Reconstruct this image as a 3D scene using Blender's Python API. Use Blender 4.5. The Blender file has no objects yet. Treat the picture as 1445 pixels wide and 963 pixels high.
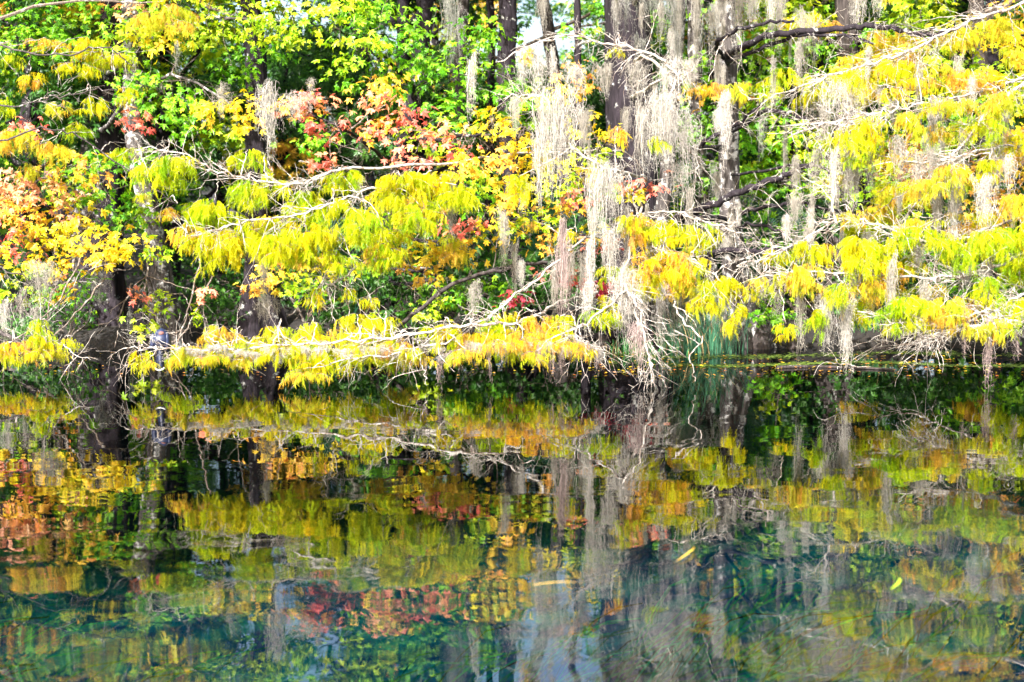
import bpy, math, random
import numpy as np

# ------------------------------------------------------------------ camera, light, exposure
SC = bpy.context.scene
COL = SC.collection
R = math.radians
FPX, CX, CY, CAMZ, PITCH = 2100.0, 722.5, 481.5, 1.7, R(5.2)
cam_d = bpy.data.cameras.new('camera')
cam = bpy.data.objects.new('camera', cam_d); COL.objects.link(cam)
cam.location = (0, 0, CAMZ); cam.rotation_euler = (R(90) - PITCH, 0, 0)
cam_d.sensor_width = 36.0; cam_d.lens = 36.0 * FPX / 1445.0
cam_d.clip_start = 0.1; cam_d.clip_end = 2000
cam_d.dof.use_dof = True; cam_d.dof.focus_distance = 14.2; cam_d.dof.aperture_fstop = 1.6
SC.camera = cam

SUN_EL, SUN_AZ = R(40), R(208)          # compass azimuth of the sun, clockwise from +Y: behind the camera, a little left
w = bpy.data.worlds.new('World'); SC.world = w; w.use_nodes = True
nt = w.node_tree
sky = nt.nodes.new('ShaderNodeTexSky'); sky.sky_type = 'NISHITA'; sky.sun_disc = False
sky.sun_elevation = SUN_EL; sky.sun_rotation = SUN_AZ; sky.dust_density = 5.0
bg = nt.nodes['Background']; bg.inputs['Strength'].default_value = 0.15
nt.links.new(sky.outputs[0], bg.inputs[0])
sd = bpy.data.lights.new('sun', 'SUN'); sun = bpy.data.objects.new('sun', sd); COL.objects.link(sun)
sd.energy = 5.0; sd.angle = R(0.6); sd.color = (1.0, 0.97, 0.92)
sun.rotation_euler = (R(90) - SUN_EL, 0, math.pi - SUN_AZ)
SC.view_settings.view_transform = 'Standard'; SC.view_settings.look = 'None'
SC.view_settings.gamma = 1.0; SC.view_settings.use_curve_mapping = False
SC.view_settings.exposure = 1.8
cy = SC.cycles
cy.max_bounces = 9; cy.diffuse_bounces = 5; cy.glossy_bounces = 3; cy.transmission_bounces = 3; cy.transparent_max_bounces = 8
cy.caustics_reflective = False; cy.caustics_refractive = False; cy.sample_clamp_indirect = 6.0

rng = np.random.default_rng(11)
random.seed(5)
FW = np.array([0, math.cos(PITCH), -math.sin(PITCH)]); UP = np.array([0, math.sin(PITCH), math.cos(PITCH)]); RT = np.array([1.0, 0, 0])

def P(px, py, d):
    """a point of the place seen at photograph pixel px, py and standing d metres out along +Y"""
    v = RT * (px - CX) / FPX + UP * (CY - py) / FPX + FW
    return np.array([0, 0, CAMZ]) + v * (d / v[1])

# ------------------------------------------------------------------ mesh helpers
class Acc:
    def __init__(s): s.v = []; s.f = []; s.c = []; s.n = 0
    def add(s, v, t, c=(0.5, 0.5, 0.5)):
        v = np.asarray(v, float).reshape(-1, 3); t = np.asarray(t, int).reshape(-1, 3)
        c = np.asarray(c, float)
        if c.ndim == 1: c = np.tile(c, (len(v), 1))
        s.v.append(v); s.f.append(t + s.n); s.c.append(c); s.n += len(v)
    def mesh(s, name, mat, smooth=False):
        v = np.concatenate(s.v); f = np.concatenate(s.f); c = np.concatenate(s.c)
        me = bpy.data.meshes.new(name)
        me.vertices.add(len(v)); me.vertices.foreach_set('co', v.astype(np.float32).ravel())
        me.loops.add(len(f) * 3); me.loops.foreach_set('vertex_index', f.astype(np.int32).ravel())
        me.polygons.add(len(f)); me.polygons.foreach_set('loop_start', np.arange(0, len(f) * 3, 3, dtype=np.int32))
        me.polygons.foreach_set('use_smooth', np.full(len(f), smooth))
        a = me.color_attributes.new('col', 'FLOAT_COLOR', 'POINT')
        a.data.foreach_set('color', np.concatenate([c, np.ones((len(c), 1))], 1).astype(np.float32).ravel())
        me.update(calc_edges=True); me.validate(verbose=False)
        me.materials.append(mat)
        return me
    def build(s, name, mat, parent=None, smooth=False):
        o = bpy.data.objects.new(name, s.mesh(name, mat, smooth)); COL.objects.link(o)
        if parent is not None: o.parent = parent
        return o

def norm(a):
    a = np.asarray(a, float); return a / np.maximum(np.linalg.norm(a, axis=-1, keepdims=True), 1e-9)

def inst(acc, T, M, t, col):
    """N copies of template (V, F) by matrices M (N,3,3), offsets t and colours col (N,3)"""
    V, F = T; N = len(t)
    if N == 0: return
    v = np.einsum('nij,vj->nvi', M, V) + t[:, None, :]
    f = F[None] + (np.arange(N) * len(V))[:, None, None]
    acc.add(v.reshape(-1, 3), f.reshape(-1, 3), np.repeat(col, len(V), 0))

def rotz(a):
    c, s = np.cos(a), np.sin(a); z = np.zeros_like(a); o = np.ones_like(a)
    return np.stack([np.stack([c, -s, z], -1), np.stack([s, c, z], -1), np.stack([z, z, o], -1)], -2)
def rotx(a):
    c, s = np.cos(a), np.sin(a); z = np.zeros_like(a); o = np.ones_like(a)
    return np.stack([np.stack([o, z, z], -1), np.stack([z, c, -s], -1), np.stack([z, s, c], -1)], -2)

def tube(acc, pts, rad, sides=5, col=(0.5, 0.5, 0.5), ribs=None):
    pts = np.asarray(pts, float); n = len(pts); rad = np.broadcast_to(np.asarray(rad, float), (n,))
    tg = norm(np.gradient(pts, axis=0))
    ref = np.array([0, 0, 1.0]) if abs(tg[0][2]) < 0.8 else np.array([0, 1.0, 0])
    a = norm(np.cross(tg, ref)); b = np.cross(tg, a)
    th = np.linspace(0, 2 * math.pi, sides, endpoint=False)
    rr = rad[:, None] * np.ones(sides)
    if ribs is not None: rr = rr * ribs(np.linspace(0, 1, n)[:, None], th[None, :])
    v = pts[:, None] + rr[..., None] * (np.cos(th)[None, :, None] * a[:, None] + np.sin(th)[None, :, None] * b[:, None])
    i = np.arange(n - 1)[:, None] * sides; j = np.arange(sides)[None]; k = (j + 1) % sides
    q = np.stack([i + j, i + k, i + sides + k, i + sides + j], -1).reshape(-1, 4)
    tris = np.concatenate([q[:, [0, 1, 2]], q[:, [0, 2, 3]]])
    m = n * sides
    cap = [[(n - 1) * sides + x, (n - 1) * sides + (x + 1) % sides, m] for x in range(sides)]
    v = np.concatenate([v.reshape(-1, 3), pts[-1:] + tg[-1:] * rad[-1]])
    acc.add(v, np.concatenate([tris, cap]), col)

def smooth_line(pts, n=8, jit=0.0):
    pts = np.asarray(pts, float)
    if len(pts) == 2: pts = np.stack([pts[0], (pts[0] + pts[1]) / 2, pts[1]])
    p = np.concatenate([[2 * pts[0] - pts[1]], pts, [2 * pts[-1] - pts[-2]]]); out = []
    for i in range(1, len(p) - 2):
        for t in np.linspace(0, 1, n, endpoint=False):
            out.append(0.5 * ((2 * p[i]) + (p[i + 1] - p[i - 1]) * t + (2 * p[i - 1] - 5 * p[i] + 4 * p[i + 1] - p[i + 2]) * t * t + (3 * p[i] - p[i - 1] - 3 * p[i + 1] + p[i + 2]) * t ** 3))
    out.append(pts[-1]); out = np.array(out)
    if jit: out[1:-1] += rng.normal(0, jit, (len(out) - 2, 3))
    return out

def tag(o, label=None, cat=None, group=None, kind=None):
    if label: o['label'] = label
    if cat: o['category'] = cat
    if group: o['group'] = group
    if kind: o['kind'] = kind
    return o
def empty(name, loc, **k):
    o = bpy.data.objects.new(name, None); o.location = loc; COL.objects.link(o); o.empty_display_size = 0.2
    return tag(o, **k)
def settle(o, loc):
    """keeps a part where it was built in world space under an Empty standing at loc"""
    o.location = (-loc[0], -loc[1], -loc[2])

# ------------------------------------------------------------------ materials
def mat_new(name):
    m = bpy.data.materials.new(name); m.use_nodes = True; m.node_tree.nodes.clear(); return m, m.node_tree.nodes, m.node_tree.links

def leaf_mat(name, trans=0.42, gloss=0.025, rough=0.45):
    m, N, L = mat_new(name)
    at = N.new('ShaderNodeAttribute'); at.attribute_name = 'col'
    di = N.new('ShaderNodeBsdfDiffuse'); tr = N.new('ShaderNodeBsdfTranslucent'); gl = N.new('ShaderNodeBsdfGlossy')
    gl.inputs['Roughness'].default_value = rough; gl.inputs['Color'].default_value = (1, 1, 1, 1)
    tc = N.new('ShaderNodeTexCoord'); ns = N.new('ShaderNodeTexNoise'); ns.inputs['Scale'].default_value = 45; ns.inputs['Detail'].default_value = 3
    hs = N.new('ShaderNodeHueSaturation'); mr = N.new('ShaderNodeMapRange')
    mr.inputs['From Min'].default_value = 0.3; mr.inputs['From Max'].default_value = 0.7; mr.inputs['To Min'].default_value = 0.75; mr.inputs['To Max'].default_value = 1.2
    L.new(tc.outputs['Object'], ns.inputs['Vector']); L.new(ns.outputs['Fac'], mr.inputs['Value']); L.new(mr.outputs[0], hs.inputs['Value'])
    L.new(at.outputs['Color'], hs.inputs['Color'])
    m1 = N.new('ShaderNodeMixShader'); m1.inputs[0].default_value = trans
    m2 = N.new('ShaderNodeMixShader'); m2.inputs[0].default_value = gloss
    out = N.new('ShaderNodeOutputMaterial')
    L.new(hs.outputs[0], di.inputs[0]); L.new(hs.outputs[0], tr.inputs[0])
    L.new(di.outputs[0], m1.inputs[1]); L.new(tr.outputs[0], m1.inputs[2])
    L.new(m1.outputs[0], m2.inputs[1]); L.new(gl.outputs[0], m2.inputs[2]); L.new(m2.outputs[0], out.inputs[0])
    return m

def bark_mat(name, dark, light, spread=0.55, scale=5.0, bump=0.5):
    m, N, L = mat_new(name)
    tc = N.new('ShaderNodeTexCoord'); mp = N.new('ShaderNodeMapping'); mp.inputs['Scale'].default_value = (1, 1, 0.16)
    n1 = N.new('ShaderNodeTexNoise'); n1.inputs['Scale'].default_value = scale * 7; n1.inputs['Detail'].default_value = 6
    n2 = N.new('ShaderNodeTexNoise'); n2.inputs['Scale'].default_value = scale * 1.6; n2.inputs['Detail'].default_value = 7; n2.inputs['Roughness'].default_value = 0.7
    L.new(tc.outputs['Object'], mp.inputs[0]); L.new(mp.outputs[0], n1.inputs['Vector']); L.new(tc.outputs['Object'], n2.inputs['Vector'])
    r1 = N.new('ShaderNodeValToRGB'); r1.color_ramp.elements[0].position = 0.35; r1.color_ramp.elements[1].position = 0.68
    r1.color_ramp.elements[0].color = (*[c * 0.5 for c in dark], 1); r1.color_ramp.elements[1].color = (*[c * 1.5 for c in dark], 1)
    r2 = N.new('ShaderNodeValToRGB'); r2.color_ramp.elements[0].position = spread; r2.color_ramp.elements[1].position = spread + 0.07
    mx = N.new('ShaderNodeMix'); mx.data_type = 'RGBA'; mx.inputs[7].default_value = (*light, 1)
    L.new(n1.outputs['Fac'], r1.inputs[0]); L.new(n2.outputs['Fac'], r2.inputs[0]); L.new(r2.outputs[0], mx.inputs[0]); L.new(r1.outputs[0], mx.inputs[6])
    b = N.new('ShaderNodeBump'); b.inputs['Strength'].default_value = bump; b.inputs['Distance'].default_value = 0.03; L.new(n1.outputs['Fac'], b.inputs['Height'])
    p = N.new('ShaderNodeBsdfPrincipled'); p.inputs['Roughness'].default_value = 0.9; p.inputs['Specular IOR Level'].default_value = 0.2
    L.new(mx.outputs[2], p.inputs['Base Color']); L.new(b.outputs[0], p.inputs['Normal'])
    out = N.new('ShaderNodeOutputMaterial'); L.new(p.outputs[0], out.inputs[0]); return m

def plain(name, col, rough=0.8, var=0.3, scale=20, spec=0.3):
    m, N, L = mat_new(name)
    tc = N.new('ShaderNodeTexCoord'); n1 = N.new('ShaderNodeTexNoise'); n1.inputs['Scale'].default_value = scale; n1.inputs['Detail'].default_value = 5
    r = N.new('ShaderNodeValToRGB'); r.color_ramp.elements[0].position = 0.3; r.color_ramp.elements[1].position = 0.7
    r.color_ramp.elements[0].color = (*[c * (1 - var) for c in col], 1); r.color_ramp.elements[1].color = (*[min(1, c * (1 + var)) for c in col], 1)
    p = N.new('ShaderNodeBsdfPrincipled'); p.inputs['Roughness'].default_value = rough; p.inputs['Specular IOR Level'].default_value = spec
    L.new(tc.outputs['Object'], n1.inputs['Vector']); L.new(n1.outputs['Fac'], r.inputs[0]); L.new(r.outputs[0], p.inputs['Base Color'])
    out = N.new('ShaderNodeOutputMaterial'); L.new(p.outputs[0], out.inputs[0]); return m

LEAF = leaf_mat('foliage'); NEEDLE = leaf_mat('cypress_foliage', 0.52, 0.01); MOSS = leaf_mat('spanish_moss', 0.35, 0.0)
BARK_C = bark_mat('cypress_bark', (0.055, 0.045, 0.043), (0.36, 0.35, 0.34), 0.60)
BARK_D = bark_mat('dark_bark', (0.017, 0.013, 0.017), (0.42, 0.42, 0.40), 0.60)
BARK_L = bark_mat('lichen_bark', (0.06, 0.052, 0.05), (0.42, 0.41, 0.40), 0.53)
TWIG = bark_mat('pale_twig', (0.20, 0.155, 0.125), (0.44, 0.41, 0.37), 0.45, 12, 0.1)
TWIG_D = bark_mat('brown_twig', (0.14, 0.11, 0.09), (0.4, 0.38, 0.35), 0.55, 12, 0.1)

# ------------------------------------------------------------------ ground, river bed, water
def ground_z(x, y):
    edge = 17.4 + 0.45 * np.sin(x * 0.55 + 0.6) + 0.2 * np.sin(x * 1.7) + np.where(x < -1, 0.35, 0) - 0.35 * np.exp(-((x - 2.6) / 1.3) ** 2)
    k = 1 / (1 + np.exp(-(y - edge) * 5.0))
    bed = -1.55 - 0.35 * np.sin(x * 0.35 + y * 0.22) - 0.12 * np.sin(x * 1.3 - y * 0.9)
    land = 0.16 + 0.035 * np.clip(y - edge, 0, 60) + 0.07 * np.sin(x * 1.9 + y) + 0.05 * np.sin(x * 4.1 - y * 2.7)
    near = 1 / (1 + np.exp(-(-y - 14) * 1.0))
    return (bed * (1 - k) + land * k) * (1 - near) + 0.5 * near
xs = np.concatenate([np.linspace(-250, -14, 24), np.linspace(-13, 13, 170), np.linspace(14, 250, 24)])
ys = np.concatenate([np.linspace(-200, -1, 24), np.linspace(0, 15, 50), np.linspace(15.1, 20, 70), np.linspace(20.3, 45, 60), np.linspace(48, 400, 24)])
X, Y = np.meshgrid(xs, ys, indexing='ij')
Z = ground_z(X, Y) + rng.normal(0, 0.012, X.shape)
a = Acc(); nx, ny = X.shape
i = (np.arange(nx - 1)[:, None] * ny + np.arange(ny - 1)[None]).ravel()
a.add(np.stack([X, Y, Z], -1).reshape(-1, 3), np.concatenate([np.stack([i, i + ny, i + ny + 1], -1), np.stack([i, i + ny + 1, i + 1], -1)]))
m, N, L = mat_new('ground')
g = N.new('ShaderNodeNewGeometry'); sp = N.new('ShaderNodeSeparateXYZ'); L.new(g.outputs['Position'], sp.inputs[0])
n1 = N.new('ShaderNodeTexNoise'); n1.inputs['Scale'].default_value = 2.2; n1.inputs['Detail'].default_value = 9; L.new(g.outputs['Position'], n1.inputs['Vector'])
n2 = N.new('ShaderNodeTexNoise'); n2.inputs['Scale'].default_value = 14; n2.inputs['Detail'].default_value = 8; L.new(g.outputs['Position'], n2.inputs['Vector'])
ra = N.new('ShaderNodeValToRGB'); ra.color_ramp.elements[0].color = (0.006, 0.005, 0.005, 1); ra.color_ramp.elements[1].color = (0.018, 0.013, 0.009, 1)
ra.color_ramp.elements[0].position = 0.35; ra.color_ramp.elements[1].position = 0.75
rb = N.new('ShaderNodeValToRGB'); rb.color_ramp.elements[0].color = (0.01, 0.15, 0.235, 1); rb.color_ramp.elements[1].color = (0.06, 0.60, 0.36, 1)
rb.color_ramp.elements[0].position = 0.44; rb.color_ramp.elements[1].position = 0.66
L.new(n2.outputs['Fac'], ra.inputs[0]); L.new(n1.outputs['Fac'], rb.inputs[0])
mr = N.new('ShaderNodeMapRange'); mr.inputs['From Min'].default_value = -0.6; mr.inputs['From Max'].default_value = -0.2; L.new(sp.outputs['Z'], mr.inputs['Value'])
my = N.new('ShaderNodeMapRange'); my.inputs['From Min'].default_value = 12.5; my.inputs['From Max'].default_value = 15.0; L.new(sp.outputs['Y'], my.inputs['Value'])  # bed turns dark towards the bank: shade painted into its colour
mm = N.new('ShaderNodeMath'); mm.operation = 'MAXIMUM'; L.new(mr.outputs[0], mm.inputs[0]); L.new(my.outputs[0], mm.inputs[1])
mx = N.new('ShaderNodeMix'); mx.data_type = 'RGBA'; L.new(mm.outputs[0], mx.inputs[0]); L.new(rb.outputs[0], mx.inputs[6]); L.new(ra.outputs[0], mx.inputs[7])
p = N.new('ShaderNodeBsdfPrincipled'); p.inputs['Roughness'].default_value = 0.95; L.new(mx.outputs[2], p.inputs['Base Color'])
bp = N.new('ShaderNodeBump'); bp.inputs['Distance'].default_value = 0.06; L.new(n2.outputs['Fac'], bp.inputs['Height']); L.new(bp.outputs[0], p.inputs['Normal'])
o = N.new('ShaderNodeOutputMaterial'); L.new(p.outputs[0], o.inputs[0])
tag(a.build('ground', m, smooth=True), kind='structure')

m, N, L = mat_new('water')
g = N.new('ShaderNodeNewGeometry'); sp = N.new('ShaderNodeSeparateXYZ'); L.new(g.outputs['Position'], sp.inputs[0])
def noise(scale, sx, sy, detail=2, rough=0.5, dist=0.0):
    mp = N.new('ShaderNodeMapping'); mp.inputs['Scale'].default_value = (sx, sy, 1)
    n = N.new('ShaderNodeTexNoise'); n.inputs['Scale'].default_value = scale; n.inputs['Detail'].default_value = detail; n.inputs['Roughness'].default_value = rough
    n.inputs['Distortion'].default_value = dist
    L.new(g.outputs['Position'], mp.inputs[0]); L.new(mp.outputs[0], n.inputs['Vector']); return n.outputs['Fac']
def math_(op, a_, b_):
    n = N.new('ShaderNodeMath'); n.operation = op
    for k, v in enumerate((a_, b_)):
        if isinstance(v, (int, float)): n.inputs[k].default_value = v
        else: L.new(v, n.inputs[k])
    return n.outputs[0]
W_SWELL, W_MID, W_FINE = 0.0045, 0.0025, 0.0005
swell = math_('MULTIPLY', noise(0.8, 0.55, 1.0, 1), W_SWELL)
mid = math_('MULTIPLY', noise(2.3, 0.85, 1.0, 0.5, 0.4, 0.6), W_MID)
mask = N.new('ShaderNodeMapRange'); mask.inputs['From Min'].default_value = 0.42; mask.inputs['From Max'].default_value = 0.62; L.new(noise(0.55, 0.6, 1.0, 2), mask.inputs['Value'])
mask.inputs['To Min'].default_value = 0.25; mask.inputs['To Max'].default_value = 1.0
mid = math_('MULTIPLY', mid, math_('ADD', math_('MULTIPLY', mask.outputs[0], 1.0), 0.35))
fine = math_('MULTIPLY', math_('MULTIPLY', noise(7, 0.8, 1.0, 0, 0.5, 0.6), W_FINE), mask.outputs[0])
h = math_('ADD', math_('ADD', swell, mid), fine)
calm = N.new('ShaderNodeMapRange'); calm.inputs['From Min'].default_value = 8.0; calm.inputs['From Max'].default_value = 13.5
calm.inputs['To Min'].default_value = 1.0; calm.inputs['To Max'].default_value = 0.35; L.new(sp.outputs['Y'], calm.inputs['Value'])
h = math_('MULTIPLY', h, calm.outputs[0])
bp = N.new('ShaderNodeBump'); bp.inputs['Strength'].default_value = 1.0; bp.inputs['Distance'].default_value = 1.0; L.new(h, bp.inputs['Height'])
fr = N.new('ShaderNodeFresnel'); fr.inputs['IOR'].default_value = 1.75; L.new(bp.outputs[0], fr.inputs['Normal'])
gl = N.new('ShaderNodeBsdfGlossy'); gl.inputs['Roughness'].default_value = 0.0; L.new(bp.outputs[0], gl.inputs['Normal'])
tr = N.new('ShaderNodeBsdfTransparent'); tr.inputs['Color'].default_value = (0.002, 0.74, 0.86, 1)
ms = N.new('ShaderNodeMixShader'); L.new(fr.outputs[0], ms.inputs[0]); L.new(tr.outputs[0], ms.inputs[1]); L.new(gl.outputs[0], ms.inputs[2])
o = N.new('ShaderNodeOutputMaterial'); L.new(ms.outputs[0], o.inputs[0])
a = Acc(); wx = np.linspace(-120, 120, 13)
a.add([(-120, -40, 0), (120, -40, 0), (120, 22, 0), (-120, 22, 0)], [(0, 1, 2), (0, 2, 3)])
tag(a.build('water', m), kind='structure')

# ------------------------------------------------------------------ leaf templates
def frond_template(seed, n=18, Ln=0.105):
    q = np.random.default_rng(seed); v = []; f = []
    bend = q.uniform(-0.25, 0.25); bend2 = q.uniform(0.05, 0.3)
    def pos(t): return np.array([bend * t * t * Ln, bend2 * t * (1 - t) * Ln, -t * Ln])
    for i in range(n):
        t = (i + 0.4) / n; p = pos(t)
        for s in (-1, 1):
            l = 0.019 * math.sin(math.pi * min(1, 0.22 + t * 0.8)) * q.uniform(0.75, 1.15)
            d = norm(np.array([s * q.uniform(0.55, 1.0), q.uniform(-0.5, 0.5), -q.uniform(0.6, 1.1)]))
            wv = np.array([0, 0, 0.0017]) + np.array([0, q.uniform(-0.001, 0.001), 0])
            k = len(v); v += [p - wv, p + wv, p + d * l]; f.append((k, k + 1, k + 2))
    k = len(v); v += [pos(0) + (0.0012, 0, 0), pos(0) - (0.0012, 0, 0), pos(1)]; f.append((k, k + 1, k + 2))
    return np.array(v), np.array(f)
FROND = [frond_template(s) for s in range(6)]

def maple_template(seed, simple=False):
    q = np.random.default_rng(seed)
    if simple: ang = [(-160, .18), (-95, .62), (-68, .36), (-42, .9), (-20, .5), (0, 1.05), (20, .5), (42, .9), (68, .36), (95, .62), (160, .18)]
    else: ang = [(-165, .16), (-120, .42), (-100, .66), (-80, .50), (-70, .38), (-54, .66), (-46, .95), (-34, .62), (-20, .50), (-12, .78), (0, 1.12), (12, .78), (20, .50), (34, .62), (46, .95), (54, .66), (70, .38), (80, .50), (100, .66), (120, .42), (165, .16)]
    v = [(0, 0.22, 0.02)]
    for a_, r in ang:
        t = R(a_); r *= q.uniform(0.9, 1.1); v.append((math.sin(t) * r * 0.72, 0.25 + math.cos(t) * r * 0.72, -0.22 * r * r + q.uniform(-0.05, 0.05)))
    v.append((0, 0.12, 0)); n = len(v)
    f = [(0, i + 1, i) for i in range(1, n - 1)] + [(0, 1, n - 1)]
    # petiole
    v += [(0.012, 0.15, 0), (-0.012, 0.15, 0), (0, -0.45, 0.12)]; f.append((n, n + 1, n + 2))
    return np.array(v), np.array(f)
MAPLE = [maple_template(s) for s in range(4)]
MAPLE_S = [maple_template(s + 9, True) for s in range(3)]

PAL = {
 'l': [(.46, .60, .003), (.56, .64, .003), (.32, .50, .004), (.64, .66, .004)],
 'y': [(.68, .66, .003), (.62, .66, .003), (.74, .60, .004), (.52, .62, .004)],
 'o': [(.78, .58, .01), (.78, .46, .04), (.72, .66, .01), (.72, .40, .08)],
 'k': [(.70, .66, .03), (.80, .66, .03), (.55, .62, .02), (.80, .50, .05)],
 'g': [(.13, .42, .006), (.22, .52, .008), (.09, .34, .008), (.34, .60, .01)],
 'G': [(.36, .60, .008), (.50, .66, .01), (.24, .52, .008), (.62, .68, .015)],
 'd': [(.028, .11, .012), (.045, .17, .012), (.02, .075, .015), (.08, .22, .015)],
 'm': [(.88, .68, .01), (.84, .74, .015), (.86, .50, .03), (.62, .66, .015)],
 'O': [(.86, .48, .05), (.88, .62, .03), (.84, .32, .08), (.80, .64, .03)],
 'r': [(.76, .17, .12), (.82, .30, .20), (.72, .12, .09), (.85, .40, .16)],
 'p': [(.80, .36, .22), (.80, .44, .20), (.82, .54, .18), (.66, .30, .20)],
 'c': [(.50, .015, .05), (.60, .03, .09), (.35, .02, .04), (.65, .08, .06)],
}
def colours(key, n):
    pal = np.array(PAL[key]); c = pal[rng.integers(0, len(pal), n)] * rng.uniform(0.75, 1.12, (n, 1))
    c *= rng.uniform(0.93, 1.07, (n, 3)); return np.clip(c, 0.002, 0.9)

def maple_leaves(acc, cen, rad, key, n, size, templates=MAPLE):
    """n leaves in sprigs through the ellipsoid; drooping, facing up and outward"""
    cen = np.asarray(cen, float); rad = np.asarray(rad, float)
    ns = max(1, n // 6); u = norm(rng.normal(size=(ns, 3))) * rng.uniform(0.35, 1, (ns, 1)) ** 0.6
    sp_ = cen + u * rad
    idx = rng.integers(0, ns, n); out = norm(u[idx] * np.array([1, 1, 0.5]) + rng.normal(0, 0.35, (n, 3)))
    pos = sp_[idx] + rng.normal(0, 1, (n, 3)) * size * np.array([1.0, 1.0, 0.45])
    nrm = norm(out * 0.45 + np.array([0, -0.25, 0.7]) + rng.normal(0, 0.38, (n, 3)))
    tip = out * 0.6 + np.array([0, 0, -0.55]) + rng.normal(0, 0.5, (n, 3))
    tip = norm(tip - (tip * nrm).sum(1, keepdims=True) * nrm); side = np.cross(tip, nrm)
    sc = size * rng.uniform(0.55, 1.15, (n, 1, 1))
    M = np.stack([side, tip, nrm], -1) * sc
    sprig_c = colours(key, ns); col = sprig_c[idx] * 0.55 + colours(key, n) * 0.45
    for k, T in enumerate(templates):
        s = np.arange(n) % len(templates) == k
        inst(acc, T, M[s], pos[s], col[s])

def cypress_clump(acc, tw, px, py, hw, drop, d, key, dens=1.0):
    """short twigs arching from the clump's middle, combed with hanging feathery fronds"""
    mpx = d / FPX; W, H = hw * mpx, drop * mpx
    c = P(px, py, d); n = int((8 + W * 62) * dens)
    pal = colours(key, n)
    for k in range(n):
        ang = rng.uniform(0, 2 * math.pi); dx = math.cos(ang); dy = 0.6 * math.sin(ang)
        z0 = -H * 0.72 * rng.uniform(0, 1) ** 1.3 - 0.02
        s = c + np.array([dx * W * rng.uniform(0, 0.55), dy * W * rng.uniform(0, 0.7), z0])
        Lt = max(0.08, W * rng.uniform(0.35, 0.75)); rise = rng.uniform(-0.05, 0.25)
        t = np.linspace(0, 1, 6)[:, None]
        pts = s + np.array([dx, dy, 0]) * Lt * t + np.array([0, 0, 1.0]) * Lt * (rise * t - 0.42 * t * t)
        if k % 2 == 0: tube(tw, pts, np.linspace(0.003, 0.0012, 6), 3)
        m = int(Lt / 0.0068); tt = rng.uniform(0, 1, m); ii = np.clip(tt * 5, 0, 4.999); i0 = ii.astype(int); fr_ = (ii - i0)[:, None]
        pp = pts[i0] * (1 - fr_) + pts[i0 + 1] * fr_
        lean = rng.normal(0, 0.42, m) + 0.2
        M = rotz(rng.uniform(0, 2 * math.pi, m)) @ rotx(lean) * (rng.uniform(0.35, 1.35, m) * min(1.25, max(0.6, H / 0.22)))[:, None, None]
        col = np.clip(pal[k] * rng.uniform(0.85, 1.1, (m, 1)), 0, 0.92)
        T = FROND[k % 6]; inst(acc, T, M, pp, col)

# ------------------------------------------------------------------ twigs
def twig(acc, p0, d0, length, r0, level=0, gravity=-0.12, kids=(1, 4)):
    n = max(4, int(length / 0.06)); n = min(n, 9); step = length / n
    pts = [np.array(p0, float)]; d = norm(d0)
    for _ in range(n):
        d = norm(d + rng.normal(0, 0.20, 3) + np.array([0, 0, gravity * 0.5])); pts.append(pts[-1] + d * step)
    pts = np.array(pts); tube(acc, pts, np.linspace(r0, max(0.0009, r0 * 0.3), len(pts)), 3 if r0 < 0.006 else 5)
    if level < 2:
        for _ in range(rng.integers(*kids)):
            i_ = rng.integers(1, len(pts) - 1); dd = norm(pts[i_ + 1] - pts[i_ - 1])
            nd = norm(dd * 0.75 + rng.normal(0, 0.5, 3))
            twig(acc, pts[i_], nd, length * rng.uniform(0.3, 0.6), max(0.0011, r0 * 0.55), level + 1, gravity, (1, 3))
    return pts

GAPS = [(-.168, .117, .012, .016, 0), (-.012, .128, .022, .02, 0), (.036, .126, .010, .016, 0), (.055, .07, .008, .012, 0), (-.155, .262, .040, .030, 1), (.034, .290, .036, .055, 1), (0, .195, .010, .02, 1), (-.05, .31, .04, .02, 1)]
def in_gap(c, rad=0.4):
    """openings between the crowns where the sky comes through"""
    for gx_, gt, rx, rt, refl in GAPS:
        t = (c[2] - CAMZ) / c[1] if not refl else (c[2] + CAMZ) / c[1]
        if ((c[0] / c[1] - gx_) / (rx + rad / c[1])) ** 2 + ((t - gt) / (rt + rad * .6 / c[1])) ** 2 < 1: return True
    return False

def nearest(lines, p):
    best = None
    for ln in lines:
        dd = np.linalg.norm(ln - p, axis=1); k = dd.argmin()
        if best is None or dd[k] < best[0]: best = (dd[k], ln[k])
    return best[1], best[0]

def trunk_mesh(acc, base, pts_px, d, r_base, r_top, buttress=0.0, height=10.5, col=(.5, .5, .5)):
    """base ground point, then image points the trunk passes, then on up to its full height"""
    pts = [np.array(base)] + [P(x, y, d) for x, y in pts_px]
    last = pts[-1]; dirn = norm(last - pts[-2]); dirn = norm(dirn * 0.5 + np.array([0, 0, 1.0]))
    while last[2] < height:
        last = last + dirn * 1.2 + np.append(rng.normal(0, 0.06, 2), 0); pts.append(last)
    ln = smooth_line(pts, 8, 0.006)
    zz = ln[:, 2]; t = (zz - zz[0]) / (zz[-1] - zz[0]); r = r_base + (r_top - r_base) * t
    flare = 1 + buttress * np.exp(-(zz - zz[0]) / 0.42)
    ph = rng.uniform(0, 6.28)
    def ribs(tt, th):
        k = np.exp(-(np.interp(tt * (len(zz) - 1), np.arange(len(zz)), zz) - zz[0]) / 0.55)
        return 1 + (0.06 + 0.30 * k * (buttress > 0)) * np.cos(7 * th + ph) + 0.04 * np.cos(13 * th + ph * 2)
    tube(acc, ln, r * flare, 28 if buttress else 16, col, ribs)
    return ln

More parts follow.
